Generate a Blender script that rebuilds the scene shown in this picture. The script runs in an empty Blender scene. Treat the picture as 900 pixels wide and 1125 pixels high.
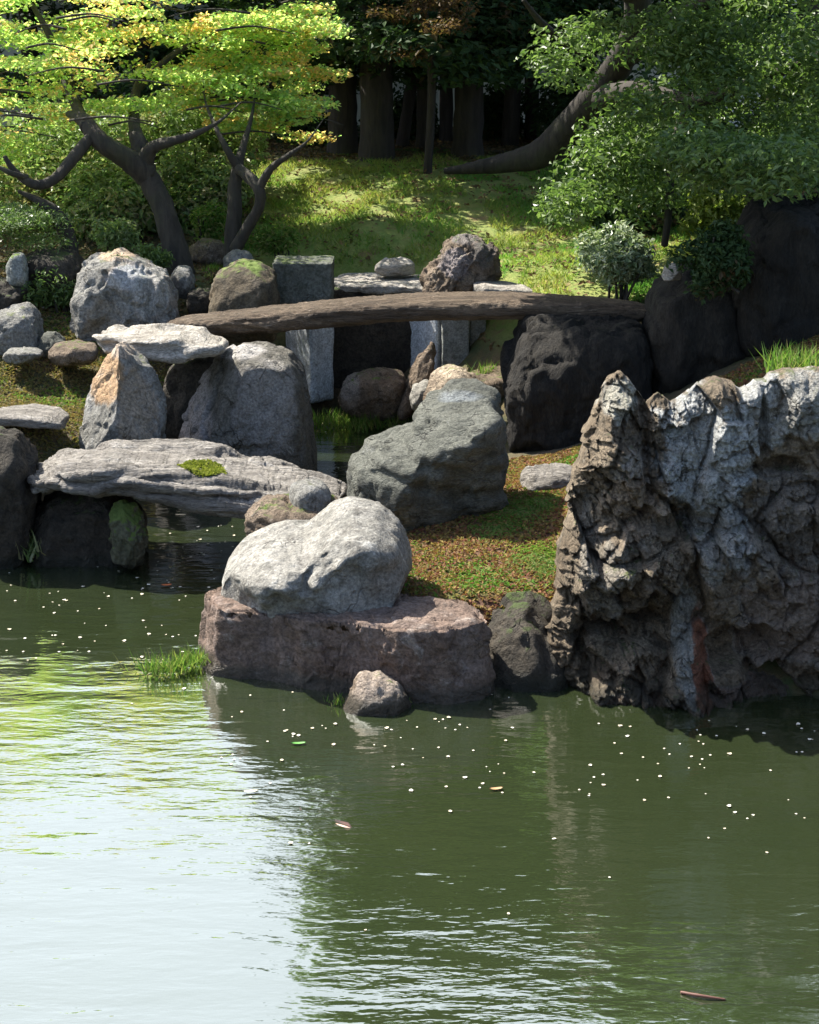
import bpy, math, random
import numpy as np
from mathutils import Vector, Matrix

random.seed(7)
RNG = np.random.default_rng(7)
scene = bpy.context.scene
COL = scene.collection
R = math.radians

# ------------------------------------------------------------------ camera
CAM_Z, PITCH, F = 4.0, R(17.0), 2000.0
CX, CY = 450.0, 562.5
FW = np.array([0, math.cos(PITCH), -math.sin(PITCH)])
UP = np.array([0, math.sin(PITCH), math.cos(PITCH)])
CAM = np.array([0, 0, CAM_Z])

def ray(u, v):
    return FW * F + np.array([1.0, 0, 0]) * (u - CX) + UP * (CY - v)

def P(u, v, Y):                      # point of the garden seen at (u, v), standing Y metres off
    d = ray(u, v)
    return CAM + d * (Y / d[1])

def W(u, v, z):                      # point of the garden seen at (u, v), at height z
    d = ray(u, v)
    return CAM + d * ((z - CAM_Z) / d[2])

cam_data = bpy.data.cameras.new('camera')
cam_data.sensor_fit = 'VERTICAL'
cam_data.sensor_height = 36.0
cam_data.lens = 36.0 * F / 1125.0
cam_data.clip_start, cam_data.clip_end = 0.1, 2000
cam = bpy.data.objects.new('camera', cam_data)
cam.location = (0, 0, CAM_Z)
cam.rotation_euler = (math.pi / 2 - PITCH, 0, 0)
COL.objects.link(cam)
scene.camera = cam

# ------------------------------------------------------------------ noise
def _hash(ix, iy, iz, seed):
    h = (ix * 374761393 + iy * 668265263 + iz * 2147483647 + seed * 144665) & 0xffffffff
    h = ((h ^ (h >> 13)) * 1274126177) & 0xffffffff
    h = ((h ^ (h >> 16)) * 2246822519) & 0xffffffff
    return h ^ (h >> 15)

_G = RNG.normal(size=(256, 3)); _G /= np.linalg.norm(_G, axis=1)[:, None]

def noise3(p, seed=0):
    p = np.asarray(p, float)
    i = np.floor(p).astype(np.int64); f = p - i
    w = f * f * f * (f * (f * 6 - 15) + 10)
    out = np.zeros(len(p))
    for dx in (0, 1):
        wx = w[:, 0] if dx else 1 - w[:, 0]
        for dy in (0, 1):
            wy = w[:, 1] if dy else 1 - w[:, 1]
            for dz in (0, 1):
                wz = w[:, 2] if dz else 1 - w[:, 2]
                g = _G[_hash(i[:, 0] + dx, i[:, 1] + dy, i[:, 2] + dz, seed) & 255]
                out += wx * wy * wz * (g * (f - (dx, dy, dz))).sum(1)
    return out * 1.6

def fbm(p, oct=4, seed=0, gain=.5, lac=2.03):
    s, a, t = 0, 1.0, 0
    for k in range(oct):
        s = s + a * noise3(p * lac ** k + 17.3 * k, seed + k); t += a; a *= gain
    return s / t

def ridged(p, oct=4, seed=0):
    s, a, t = 0, 1.0, 0
    for k in range(oct):
        s = s + a * (1 - 2 * np.abs(noise3(p * 2.03 ** k + 9.1 * k, seed + k))); t += a; a *= .5
    return s / t

def facets(p, seed=0):
    """broken planes: every cell of a cellular pattern is tilted its own way"""
    i0 = np.floor(p).astype(np.int64)
    best = np.full(len(p), 9e9); second = np.full(len(p), 9e9); val = np.zeros(len(p))
    for dx in (-1, 0, 1):
        for dy in (-1, 0, 1):
            for dz in (-1, 0, 1):
                c = i0 + (dx, dy, dz)
                h = _hash(c[:, 0], c[:, 1], c[:, 2], seed)
                fp = c + .5 + .42 * _G[h & 255]
                r = p - fp; d2 = (r * r).sum(1)
                v = (r * _G[(h >> 8) & 255]).sum(1) + (((h >> 16) & 255) / 255.0 - .5) * .55
                m = d2 < best
                second = np.where(m, best, np.minimum(second, d2))
                best = np.where(m, d2, best); val = np.where(m, v, val)
    edge = np.sqrt(second) - np.sqrt(best)
    return val - .22 * (1 - smooth(edge, 0, .10))

def smooth(x, a, b):
    t = np.clip((x - a) / (b - a), 0, 1)
    return t * t * (3 - 2 * t)

# ------------------------------------------------------------------ objects
def make_mesh(name, verts, faces, mat, smooth_shade=True, attr=None):
    verts = np.asarray(verts, np.float32); faces = np.asarray(faces, np.int32)
    me = bpy.data.meshes.new(name)
    n, k = faces.shape
    me.vertices.add(len(verts)); me.vertices.foreach_set('co', verts.ravel())
    me.loops.add(n * k); me.loops.foreach_set('vertex_index', faces.ravel())
    me.polygons.add(n)
    me.polygons.foreach_set('loop_start', np.arange(n, dtype=np.int32) * k)
    me.polygons.foreach_set('loop_total', np.full(n, k, np.int32))
    me.polygons.foreach_set('use_smooth', np.full(n, smooth_shade))
    if attr is not None:
        a = me.color_attributes.new('tint', 'FLOAT_COLOR', 'POINT')
        a.data.foreach_set('color', np.asarray(attr, np.float32).ravel())
    me.update(); me.validate()
    me.materials.append(mat)
    return me

def link(name, me, loc=(0, 0, 0), parent=None):
    o = bpy.data.objects.new(name, me)
    COL.objects.link(o)
    o.location = loc
    if parent is not None: o.parent = parent
    return o

def tag(o, label=None, cat=None, group=None, kind=None):
    if label: o['label'] = label
    if cat: o['category'] = cat
    if group: o['group'] = group
    if kind or label: o['kind'] = kind or 'thing'
    return o

def solid(name, V, Fc, mat, label=None, cat=None, group=None, parent=None, base=None, attr=None, kind=None, sm=True):
    """link a mesh given in world coordinates, its origin at its base"""
    V = np.asarray(V, float)
    if base is None:
        base = np.array([V[:, 0].mean(), V[:, 1].mean(), V[:, 2].min()])
    o = link(name, make_mesh(name, V - base, Fc, mat, sm, attr), base if parent is None else (0, 0, 0), parent)
    return tag(o, label, cat, group, kind)

def empty(name, loc, label, cat, group=None):
    return tag(link(name, None, loc), label, cat, group)

# ------------------------------------------------------------------ node helper
class NT:
    def __init__(s, name):
        s.m = bpy.data.materials.new(name); s.m.use_nodes = True
        s.t = s.m.node_tree; s.t.nodes.clear()
    def n(s, typ, ins=None, **kw):
        nd = s.t.nodes.new(typ)
        for k, v in kw.items(): setattr(nd, k, v)
        for k, v in (ins or {}).items(): s.set(nd.inputs[k], v)
        return nd
    def set(s, sock, v):
        if isinstance(v, bpy.types.NodeSocket): s.t.links.new(v, sock)
        elif isinstance(v, (tuple, list)) and len(v) == 3 and sock.type == 'RGBA': sock.default_value = (*v, 1)
        else: sock.default_value = v
    def noise(s, vec, scale, detail=5, rough=.55, dist=0.0):
        return s.n('ShaderNodeTexNoise', {'Vector': vec, 'Scale': scale, 'Detail': detail, 'Roughness': rough, 'Distortion': dist}).outputs['Fac']
    def ramp(s, fac, a, b):
        return s.n('ShaderNodeMapRange', {'Value': fac, 'From Min': a, 'From Max': b}, interpolation_type='SMOOTHSTEP').outputs['Result']
    def mix(s, fac, a, b, mode='MIX'):
        nd = s.n('ShaderNodeMix', data_type='RGBA', blend_type=mode)
        s.set(nd.inputs['Factor'], fac); s.set(nd.inputs[6], a); s.set(nd.inputs[7], b)
        return nd.outputs[2]
    def math(s, op, a, b=0.0, c=0.0):
        nd = s.n('ShaderNodeMath', operation=op)
        s.set(nd.inputs[0], a); s.set(nd.inputs[1], b); s.set(nd.inputs[2], c)
        return nd.outputs[0]
    def out(s, shader):
        o = s.n('ShaderNodeOutputMaterial'); s.t.links.new(shader, o.inputs['Surface'])
        return s.m

def rock_mat(name, c1, c2, c3, lichen=(.42, .42, .40), lichen_amt=.45, moss=0.0, mosscol=(.07, .10, .02),
             scale=1.0, bump=.5, stretch=(1, 1, 1), tint=False, streak=0.0, streakcol=(.05, .05, .05), wet=True, crack=.5):
    t = NT(name)
    co = t.n('ShaderNodeTexCoord').outputs['Object']
    mp = t.n('ShaderNodeMapping', {'Vector': co, 'Scale': stretch}).outputs['Vector']
    n1 = t.noise(mp, 2.2 * scale, 6, .6, .4)
    n2 = t.noise(mp, 9 * scale, 6, .65, .3)
    n3 = t.noise(mp, 42 * scale, 4, .7)
    n4 = t.noise(mp, 5 * scale, 8, .72, .8)
    col = t.mix(t.ramp(n1, .35, .65), c1, c2)
    col = t.mix(t.math('MULTIPLY', t.ramp(n2, .45, .7), .8), col, c3)
    col = t.mix(t.math('MULTIPLY', t.ramp(n4, .62 - .18 * lichen_amt, .72), min(1, lichen_amt * 1.6)), col, lichen)
    if streak:
        ms = t.n('ShaderNodeMapping', {'Vector': co, 'Scale': (9, 9, .5)}).outputs['Vector']
        col = t.mix(t.math('MULTIPLY', t.ramp(t.noise(ms, 1.0, 4, .6), .5, .68), streak), col, streakcol)
    if tint:
        a = t.n('ShaderNodeVertexColor', layer_name='tint')
        brk = t.math('MULTIPLY', a.outputs['Alpha'], t.ramp(n4, .28, .5))
        col = t.mix(brk, col, a.outputs['Color'])
    # speckle of mineral grain
    col = t.mix(.7, col, t.mix(t.ramp(n3, .3, .7), (.35, .35, .35), (1.4, 1.4, 1.4)), 'MULTIPLY')
    vor = t.n('ShaderNodeTexVoronoi', {'Vector': t.n('ShaderNodeMapping', {'Vector': t.mix(.35, mp, t.n('ShaderNodeTexNoise', {'Vector': mp, 'Scale': 3.0 * scale}).outputs['Color'])}).outputs['Vector'], 'Scale': 4.5 * scale}, feature='DISTANCE_TO_EDGE').outputs['Distance']
    ck = t.ramp(vor, 0.0, .03)
    ckm = t.math('MULTIPLY', t.math('SUBTRACT', 1.0, ck), t.math('MULTIPLY', t.ramp(n1, .5, .62), crack))
    col = t.mix(ckm, col, (.025, .022, .018))
    if moss:
        nz = t.n('ShaderNodeSeparateXYZ', {'Vector': t.n('ShaderNodeNewGeometry').outputs['Normal']}).outputs['Z']
        mm = t.math('ADD', nz, t.math('MULTIPLY', t.math('SUBTRACT', n4, .5), 2.2))
        mf = t.ramp(mm, 1.0 - moss, 1.25 - moss)
        col = t.mix(mf, col, t.mix(n3, mosscol, tuple(min(1, x * 2.2) for x in mosscol)))
    rough = .82
    if wet:
        z = t.n('ShaderNodeSeparateXYZ', {'Vector': t.n('ShaderNodeNewGeometry').outputs['Position']}).outputs['Z']
        wl = t.math('ADD', z, t.math('MULTIPLY', t.math('SUBTRACT', n2, .5), .10))
        wf = t.ramp(wl, .13, .05)
        col = t.mix(t.math('MULTIPLY', wf, .72), col, (.018, .02, .012))
        rough = t.math('SUBTRACT', .85, t.math('MULTIPLY', wf, .5))
    h = t.math('ADD', t.math('MULTIPLY', n2, .55), t.math('ADD', t.math('MULTIPLY', n3, .22), t.math('MULTIPLY', n4, .6)))
    h = t.math('SUBTRACT', h, t.math('MULTIPLY', ckm, .5))
    b = t.n('ShaderNodeBump', {'Strength': min(1, bump * 1.25), 'Distance': .085, 'Height': h}).outputs['Normal']
    bs = t.n('ShaderNodeBsdfPrincipled', {'Base Color': col, 'Roughness': rough, 'Normal': b})
    bs.inputs['Specular IOR Level'].default_value = .3
    return t.out(bs.outputs[0])

def leaf_mat(name, cols, rough=.45, trans=.45, spec=.4, nscale=.8, patch=None, patch_amt=.5):
    """cols: list of colours picked per leaf; patch: a colour that comes in drifts"""
    t = NT(name)
    rnd = t.n('ShaderNodeNewGeometry').outputs['Random Per Island']
    cr = t.n('ShaderNodeValToRGB', {'Fac': rnd})
    el = cr.color_ramp.elements
    while len(el) < len(cols): el.new(.5)
    for k, c in enumerate(cols):
        el[k].position = k / max(1, len(cols) - 1); el[k].color = (*c, 1)
    col = cr.outputs['Color']
    if patch is not None:
        co = t.n('ShaderNodeTexCoord').outputs['Object']
        pf = t.ramp(t.math('ADD', t.noise(co, nscale, 3, .6), t.math('MULTIPLY', t.math('SUBTRACT', rnd, .5), .25)), .62 - .2 * patch_amt, .74 - .2 * patch_amt)
        col = t.mix(pf, col, patch)
    bs = t.n('ShaderNodeBsdfPrincipled', {'Base Color': col, 'Roughness': rough + .12})
    bs.inputs['Specular IOR Level'].default_value = spec * .8
    tr = t.n('ShaderNodeBsdfTranslucent', {'Color': t.mix(1.0, col, (1.1, 1.25, .75), 'MULTIPLY')})
    mx = t.n('ShaderNodeMixShader', {'Fac': trans, 1: bs.outputs[0], 2: tr.outputs[0]})
    return t.out(mx.outputs[0])

def bark_mat(name, c1, c2, moss=.3, sc=1.0):
    t = NT(name)
    co = t.n('ShaderNodeTexCoord').outputs['Object']
    mp = t.n('ShaderNodeMapping', {'Vector': co, 'Scale': (14 * sc, 14 * sc, 2.5 * sc)}).outputs['Vector']
    n1 = t.noise(mp, 1.0, 6, .65, .6); n2 = t.noise(co, 3.0, 5, .6)
    col = t.mix(t.ramp(n1, .3, .7), c1, c2)
    col = t.mix(t.math('MULTIPLY', t.ramp(n2, .5, .68), moss), col, (.045, .055, .018))
    b = t.n('ShaderNodeBump', {'Strength': .8, 'Distance': .03, 'Height': n1}).outputs['Normal']
    bs = t.n('ShaderNodeBsdfPrincipled', {'Base Color': col, 'Roughness': .9, 'Normal': b})
    return t.out(bs.outputs[0])

# ------------------------------------------------------------------ shape builders
_ico = {}
def icosphere(sub):
    if sub in _ico: return _ico[sub]
    import bmesh
    bm = bmesh.new(); bmesh.ops.create_icosphere(bm, subdivisions=sub, radius=1)
    V = np.array([v.co for v in bm.verts]); Fc = np.array([[v.index for v in f.verts] for f in bm.faces])
    bm.free(); _ico[sub] = (V, Fc)
    return V, Fc

def vnormals(V, Fc):
    n = np.zeros_like(V)
    if Fc.shape[1] == 3:
        fn = np.cross(V[Fc[:, 1]] - V[Fc[:, 0]], V[Fc[:, 2]] - V[Fc[:, 0]])
    else:
        fn = np.cross(V[Fc[:, 2]] - V[Fc[:, 0]], V[Fc[:, 3]] - V[Fc[:, 1]])
    for k in range(Fc.shape[1]): np.add.at(n, Fc[:, k], fn)
    return n / np.maximum(np.linalg.norm(n, axis=1), 1e-12)[:, None]

def poly_radius(poly, c, ang):
    """distance from c to the outline along each angle (star-shaped outline)"""
    p = np.asarray(poly, float) - c
    q = np.roll(p, -1, 0)
    d = np.stack([np.cos(ang), np.sin(ang)], 1)
    out = np.zeros(len(ang))
    for a, b in zip(p, q):
        e = b - a
        den = d[:, 0] * e[1] - d[:, 1] * e[0]
        den = np.where(np.abs(den) < 1e-9, 1e-9, den)
        t = (a[0] * e[1] - a[1] * e[0]) / den
        s = (a[0] * d[:, 1] - a[1] * d[:, 0]) / den
        ok = (s >= -1e-6) & (s <= 1 + 1e-6) & (t > 0)
        out = np.where(ok, np.maximum(out, t), out)
    return np.where(out <= 0, .05, out)

def relax(V, Fc, it=3, f=.5):
    E = np.concatenate([Fc[:, [k, (k + 1) % Fc.shape[1]]] for k in range(Fc.shape[1])])
    n = len(V); cnt = np.bincount(E[:, 0], minlength=n) + np.bincount(E[:, 1], minlength=n)
    for _ in range(it):
        A = np.stack([np.bincount(E[:, 0], V[E[:, 1], k], n) + np.bincount(E[:, 1], V[E[:, 0], k], n) for k in range(3)], 1)
        V = V * (1 - f) + f * A / cnt[:, None]
    return V

def displace(V, Fc, size, amp, seed, strata=0.0, strata_dir=(0.1, 0, 1), strata_f=14.0, fine=1.0, stretch=(1, 1, 1), rough_mask=None, ridge=1.0, facet=.8):
    N = vnormals(relax(V, Fc, 14), Fc)
    S = V * np.asarray(stretch)
    d = .55 * fbm(S * (1.7 / size), 3, seed) + .30 * ridge * ridged(S * (3.6 / size), 4, seed + 11) * .8 - .1
    d += fine * (.13 * fbm(S * (11 / size), 4, seed + 23) + .05 * ridged(S * (26 / size), 3, seed + 31))
    if facet:
        wp = S + .10 * size * np.stack([fbm(S * (5 / size), 3, seed + 61 + k) for k in range(3)], 1)
        d = d + facet * (.55 * facets(wp * (2.6 / size), seed + 71) + .34 * facets(wp * (6.5 / size), seed + 81) + .12 * facets(wp * (15 / size), seed + 85))
    if strata:
        sd = np.asarray(strata_dir, float); sd /= np.linalg.norm(sd)
        h = V @ sd + .10 * fbm(V * 1.6, 3, seed + 41)
        lay = noise3(np.stack([h * strata_f, V[:, 0] * .6 + V[:, 1] * .6, np.zeros(len(V))], 1), seed + 51)
        d = d + strata * np.clip(lay * 1.8, -.6, .5)
    return V + N * (d * amp * size)[:, None]

def rock(name, poly, Y, T, mat, label, cat='rock', e=.75, k=.5, sub=5, amp=.09, seed=1, planes=6, center=None, bumps=(), tints=(),
         strata=0.0, strata_dir=(.1, 0, 1), strata_f=14., fine=1.0, group=None, planedir=None, planedepth=.84, ridge=1.0, parent=None, facet=1.25, stretch=(1, 1, .8)):
    """a boulder with a given outline, given distance and thickness: cross-sections shrink towards front and back"""
    rs = np.random.default_rng(seed)
    poly = np.asarray(poly, float)
    c = np.array(center if center is not None else (poly.min(0) + poly.max(0)) / 2)
    Q, Fc = icosphere(sub)
    Pc = P(c[0], c[1], Y)
    W3 = np.array([P(u, v, Y) for u, v in poly])[:, [0, 2]]
    c2 = Pc[[0, 2]]
    ang = np.arctan2(Q[:, 2], Q[:, 0])
    rho = np.hypot(Q[:, 0], Q[:, 2])
    rad = poly_radius(W3, c2, ang)
    pn = 2 / e
    m = (rho ** pn + np.abs(Q[:, 1]) ** pn) ** (1 / pn)
    lat = rad * rho / m
    dep = Q[:, 1] / m * T / 2
    tand = (CAM_Z - Pc[2]) / Y
    shift = (1 - e) * (1 - k) * T / 2 * tand * .9
    V = np.stack([Pc[0] + lat * np.cos(ang), Y + dep, Pc[2] + lat * np.sin(ang) - (-dep) * tand * k - shift], 1)
    size = float(np.sqrt(np.ptp(W3[:, 0]) * np.ptp(W3[:, 1])))
    # facets: shave the body flat along some directions
    mid = V.mean(0)
    for i in range(planes):
        n = rs.normal(size=3); n[1] = -abs(n[1]) * 1.2
        n /= np.linalg.norm(n)
        h = (V - mid) @ n
        lim = np.quantile(h, .995) * (planedepth + rs.uniform(-.06, .06))
        ov = np.maximum(h - lim, 0)
        V = V - n * (ov * .9)[:, None]
    for n, f in (planedir or ()):
        n = np.asarray(n, float); n /= np.linalg.norm(n)
        h = (V - mid) @ n
        ov = np.maximum(h - h.max() * f, 0)
        V = V - n * (ov * .93)[:, None]
    # bumps and hollows on the front: (u, v, ru, rv, metres towards the viewer)
    if bumps:
        d = V - CAM
        z = d @ FW
        uu = CX + F * d[:, 0] / z; vv = CY - F * (d @ UP) / z
        front = smooth(-(V[:, 1] - Y) / (T / 2), -.2, .35)
        wob = 1 + 1.0 * fbm(V * (7 / size), 4, seed + 77)
        for (bu, bv, ru, rv, am) in bumps:
            r = np.sqrt(((uu - bu) / ru) ** 2 + ((vv - bv) / rv) ** 2) * wob
            V[:, 1] -= am * (1 - smooth(r, .35, 1.1)) * front
    V = relax(V, Fc, {7: 3, 6: 2}.get(sub, 1))
    V = displace(V, Fc, size, amp, seed, strata, strata_dir, strata_f, fine, ridge=ridge, facet=facet, stretch=stretch)
    attr = None
    if tints:
        d = V - CAM; z = d @ FW
        uu = CX + F * d[:, 0] / z; vv = CY - F * (d @ UP) / z
        attr = np.zeros((len(V), 4))
        wob = fbm(V * (5 / size), 5, seed + 91)
        for (bu, bv, ru, rv, colr, a) in tints:
            r = np.sqrt(((uu - bu) / ru) ** 2 + ((vv - bv) / rv) ** 2) + .55 * wob
            m = (1 - smooth(r, .7, 1.0)) * a
            attr[:, :3] = attr[:, :3] * (1 - m[:, None]) + np.array(colr) * m[:, None] if attr[:, 3].max() > 0 else np.array(colr)
            attr[:, 3] = np.maximum(attr[:, 3] * (1 - m * .0), m)
    return solid(name, V, Fc, mat, label, cat, group, attr=attr, parent=parent)

def slab(name, foot, ztop, zbot, mat, label, cat='rock', amp=.06, seed=1, rings=26, side=26, nb=160, rnd=.25, strata=0.0, group=None, tilt=(0, 0), fine=1.0, taper=0.0, size=None, stretch=(1,1,1)):
    """a block or slab: a ground outline (x, y), flat top and bottom, worn edges"""
    foot = np.asarray(foot, float)
    c = foot.mean(0)
    ang = np.linspace(0, 2 * math.pi, nb, endpoint=False)
    rad = poly_radius(foot, c, ang)
    rad = (np.roll(rad, 1) + rad * 2 + np.roll(rad, -1)) / 4
    prof = []                              # (radius factor, height factor) from top centre to bottom centre
    for i in range(rings): prof.append(((i + .5) / rings, 1.0))
    for i in range(side): prof.append((1.0, 1 - (i + .5) / side))
    for i in range(8): prof.append((1 - (i + .5) / 8, 0.0))
    H = ztop - zbot
    V = []
    for rf, hf in prof:
        edge = max(0, (rf - .9) / .1) if hf in (0.0, 1.0) else 1
        z = zbot + H * hf
        rr = rad * rf * (1 - taper * hf)
        x = c[0] + rr * np.cos(ang); y = c[1] + rr * np.sin(ang)
        zz = z + (tilt[0] * (x - c[0]) + tilt[1] * (y - c[1])) * hf - (rnd * .06 * edge ** 2 * (1 if hf == 1.0 else 0))
        V.append(np.stack([x, y, zz], 1))
    V = np.concatenate(V); n = len(prof)
    i, j = np.meshgrid(np.arange(n - 1), np.arange(nb), indexing='ij'); i = i.ravel(); j = j.ravel()
    Fc = np.stack([i * nb + j, (i + 1) * nb + j, (i + 1) * nb + (j + 1) % nb, i * nb + (j + 1) % nb], 1)
    caps = []
    for base in (0, (n - 1) * nb):
        ci = len(V); V = np.vstack([V, V[base:base + nb].mean(0)])
        for q in range(0, nb, 2):
            a, b, d = base + q, base + (q + 1) % nb, base + (q + 2) % nb
            caps.append([ci, a, b, d] if base == 0 else [ci, d, b, a])
    Fc = np.vstack([Fc, np.array(caps)])
    sz = size or float(np.sqrt(np.ptp(foot[:, 0]) * max(.3, H)))
    V = displace(V, Fc, sz, amp, seed, strata, fine=fine, stretch=stretch)
    return solid(name, V, Fc, mat, label, cat, group)

def beam(name, st, mat, label, cat, amp=.05, seed=1, M=260, K=56, strata=0.0, streaks=.0, group=None, size=.5, pw=.45, fine=1.0, sd=(0, .1, 1), sf=16., parent=None, facet=.5):
    """a long slab or log.  Each station: (u, v top back edge, v top front edge, v bottom front edge, Y front, depth)"""
    st = np.asarray(st, float)
    t0 = np.linspace(0, 1, len(st)); t1 = np.linspace(0, 1, M)
    # even out by position
    pos = np.concatenate([[0], np.cumsum(np.abs(np.diff(st[:, 0])) + 2)]); pos /= pos[-1]
    S = np.stack([np.interp(t1, pos, st[:, i]) for i in range(st.shape[1])], 1)
    ker = np.ones(7) / 7
    for i in range(st.shape[1]):
        pad = np.concatenate([np.full(3, S[0, i]), S[:, i], np.full(3, S[-1, i])]); S[:, i] = np.convolve(pad, ker, 'valid')
    th = np.linspace(0, 2 * math.pi, K, endpoint=False)
    def se(x): return np.sign(x) * np.abs(x) ** pw
    cc, ss = se(np.cos(th)), se(np.sin(th))          # rounded square, -1..1
    V = []
    for (u, vb, vf, vg, Yf, D) in S:
        A = P(u, vf, Yf); G = P(u, vg, Yf); 
        B = P(u, vb, Yf + D); B[0] = A[0]
        BG = G + np.array([0, D, 0])
        s = ((cc + 1) / 2)[:, None]; t = ((ss + 1) / 2)[:, None]     # s: front->back, t: bottom->top
        V.append((G * (1 - s) + BG * s) * (1 - t) + (A * (1 - s) + B * s) * t)
    V = np.concatenate(V)
    i, j = np.meshgrid(np.arange(M - 1), np.arange(K), indexing='ij'); i = i.ravel(); j = j.ravel()
    Fc = np.stack([i * K + j, i * K + (j + 1) % K, (i + 1) * K + (j + 1) % K, (i + 1) * K + j], 1)
    caps = []
    for base in (0, (M - 1) * K):
        ci = len(V); V = np.vstack([V, V[base:base + K].mean(0)])
        for q in range(0, K, 2):
            a, b, d = base + q, base + (q + 1) % K, base + (q + 2) % K
            caps.append([ci, d, b, a] if base == 0 else [ci, a, b, d])
    Fc = np.vstack([Fc, np.array(caps)])
    if vnormals(V, Fc)[K // 4 + (M // 2) * K][2] < 0: Fc = Fc[:, ::-1]
    V = displace(V, Fc, size, amp, seed, strata, sd, sf, fine, facet=facet)
    if streaks:
        N = vnormals(V, Fc)
        q = np.stack([V[:, 0] * 1.1, V[:, 1] * 16, V[:, 2] * 22], 1)
        q = q + .8 * np.stack([fbm(V * 2, 3, seed + 5)] * 3, 1)
        V = V + N * (streaks * np.clip(ridged(q, 3, seed + 61), -1, .6))[:, None]
    return solid(name, V, Fc, mat, label, cat, group)

def spline(pts, n):
    pts = np.asarray(pts, float)
    m = len(pts); t = np.linspace(0, m - 1 - 1e-6, n); i = t.astype(int); f = (t - i)[:, None]
    g = lambda k: pts[np.clip(k, 0, m - 1)]
    a, b, c, d = g(i - 1), g(i), g(i + 1), g(i + 2)
    return .5 * (2 * b + (c - a) * f + (2 * a - 5 * b + 4 * c - d) * f ** 2 + (3 * b - a - 3 * c + d) * f ** 3)

def tube(pts, rads, n=40, k=14, seed=0, rough=.16, twist=2.0):
    pr = spline(np.column_stack([np.asarray(pts, float), rads]), n)
    p, r = pr[:, :3], np.maximum(pr[:, 3], .003)
    tan = np.gradient(p, axis=0); tan /= np.linalg.norm(tan, axis=1)[:, None]
    V = []
    ref = np.array([1.0, 0.2, 0])
    a = np.linspace(0, 2 * math.pi, k, endpoint=False)
    for i in range(n):
        x = np.cross(tan[i], ref)
        if np.linalg.norm(x) < .1: x = np.cross(tan[i], (0, 0, 1.0))
        x /= np.linalg.norm(x); y = np.cross(tan[i], x); ref = y
        V.append(p[i] + r[i] * (np.cos(a)[:, None] * x + np.sin(a)[:, None] * y)); ref = np.cross(x, tan[i])
    V = np.concatenate(V)
    rr = np.repeat(r, k)[:, None]
    C = np.repeat(p, k, 0)
    V = C + (V - C) * (1 + rough * (fbm(V * (2.2 / max(.02, r.mean())) * (1, 1, .35), 3, seed) + .4 * fbm(C * 3, 2, seed + 3)))[:, None]
    i, j = np.meshgrid(np.arange(n - 1), np.arange(k), indexing='ij'); i = i.ravel(); j = j.ravel()
    Fc = np.stack([i * k + j, i * k + (j + 1) % k, (i + 1) * k + (j + 1) % k, (i + 1) * k + j], 1)
    # cap the tip
    V = np.vstack([V, p[-1] + tan[-1] * r[-1] * .5, p[0]])
    caps = []
    for q in range(0, k, 2):
        b = (n - 1) * k
        caps.append([len(V) - 2, b + q, b + (q + 1) % k, b + (q + 2) % k])
        caps.append([len(V) - 1, (q + 2) % k, (q + 1) % k, q])
    return V, np.vstack([Fc, np.array(caps)])

def join(parts):
    Vs, Fs, o = [], [], 0
    for V, Fc in parts:
        Vs.append(V); Fs.append(Fc + o); o += len(V)
    return np.concatenate(Vs), np.concatenate(Fs)

def leaves(pos, size, up=.6, seed=0, aspect=.55, jitter=.4, out=None):
    """one kite-shaped leaf at each point"""
    rs = np.random.default_rng(seed)
    n = len(pos)
    nrm = rs.normal(size=(n, 3)) * (1 - up * .75); nrm[:, 2] = np.abs(nrm[:, 2]) + up
    if out is not None: nrm = nrm + out
    nrm /= np.linalg.norm(nrm, axis=1)[:, None]
    t = rs.normal(size=(n, 3)); t -= nrm * (t * nrm).sum(1)[:, None]; t /= np.linalg.norm(t, axis=1)[:, None]
    b = np.cross(nrm, t)
    s = (size * (1 + jitter * rs.uniform(-1, 1, n)))[:, None]
    v0 = pos - t * s * .5
    v2 = pos + t * s * .5 - nrm * s * .12
    v1 = pos + b * s * aspect * .5 + nrm * s * .10
    v3 = pos - b * s * aspect * .5 + nrm * s * .10
    V = np.stack([v0, v1, v2, v3], 1).reshape(-1, 3)
    return V, np.arange(n * 4).reshape(n, 4)

def clump_points(centres, rad, n, seed=0, shell=.55):
    """n points spread over ellipsoid clumps; more of them near the skin"""
    rs = np.random.default_rng(seed)
    centres = np.asarray(centres, float); rad = np.asarray(rad, float)
    w = rad[:, 0] * rad[:, 1]; w = w / w.sum()
    i = rs.choice(len(centres), n, p=w)
    d = rs.normal(size=(n, 3)); d /= np.linalg.norm(d, axis=1)[:, None]
    r = np.where(rs.uniform(size=n) < shell, rs.uniform(.75, 1.05, n), rs.uniform(0, 1, n) ** .5)[:, None]
    q = centres[i] + d * r * rad[i]
    return q + rs.normal(size=(n, 3)) * .02, d

def inside(poly, u, v):
    poly = np.asarray(poly, float); r = np.zeros(len(u), bool)
    for (x1, y1), (x2, y2) in zip(poly, np.roll(poly, -1, 0)):
        c = ((y1 > v) != (y2 > v)) & (u < (x2 - x1) * (v - y1) / (y2 - y1 + 1e-12) + x1)
        r ^= c
    return r

def seen(V):
    d = V - CAM; z = d @ FW
    return CX + F * d[:, 0] / z, CY - F * (d @ UP) / z

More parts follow.
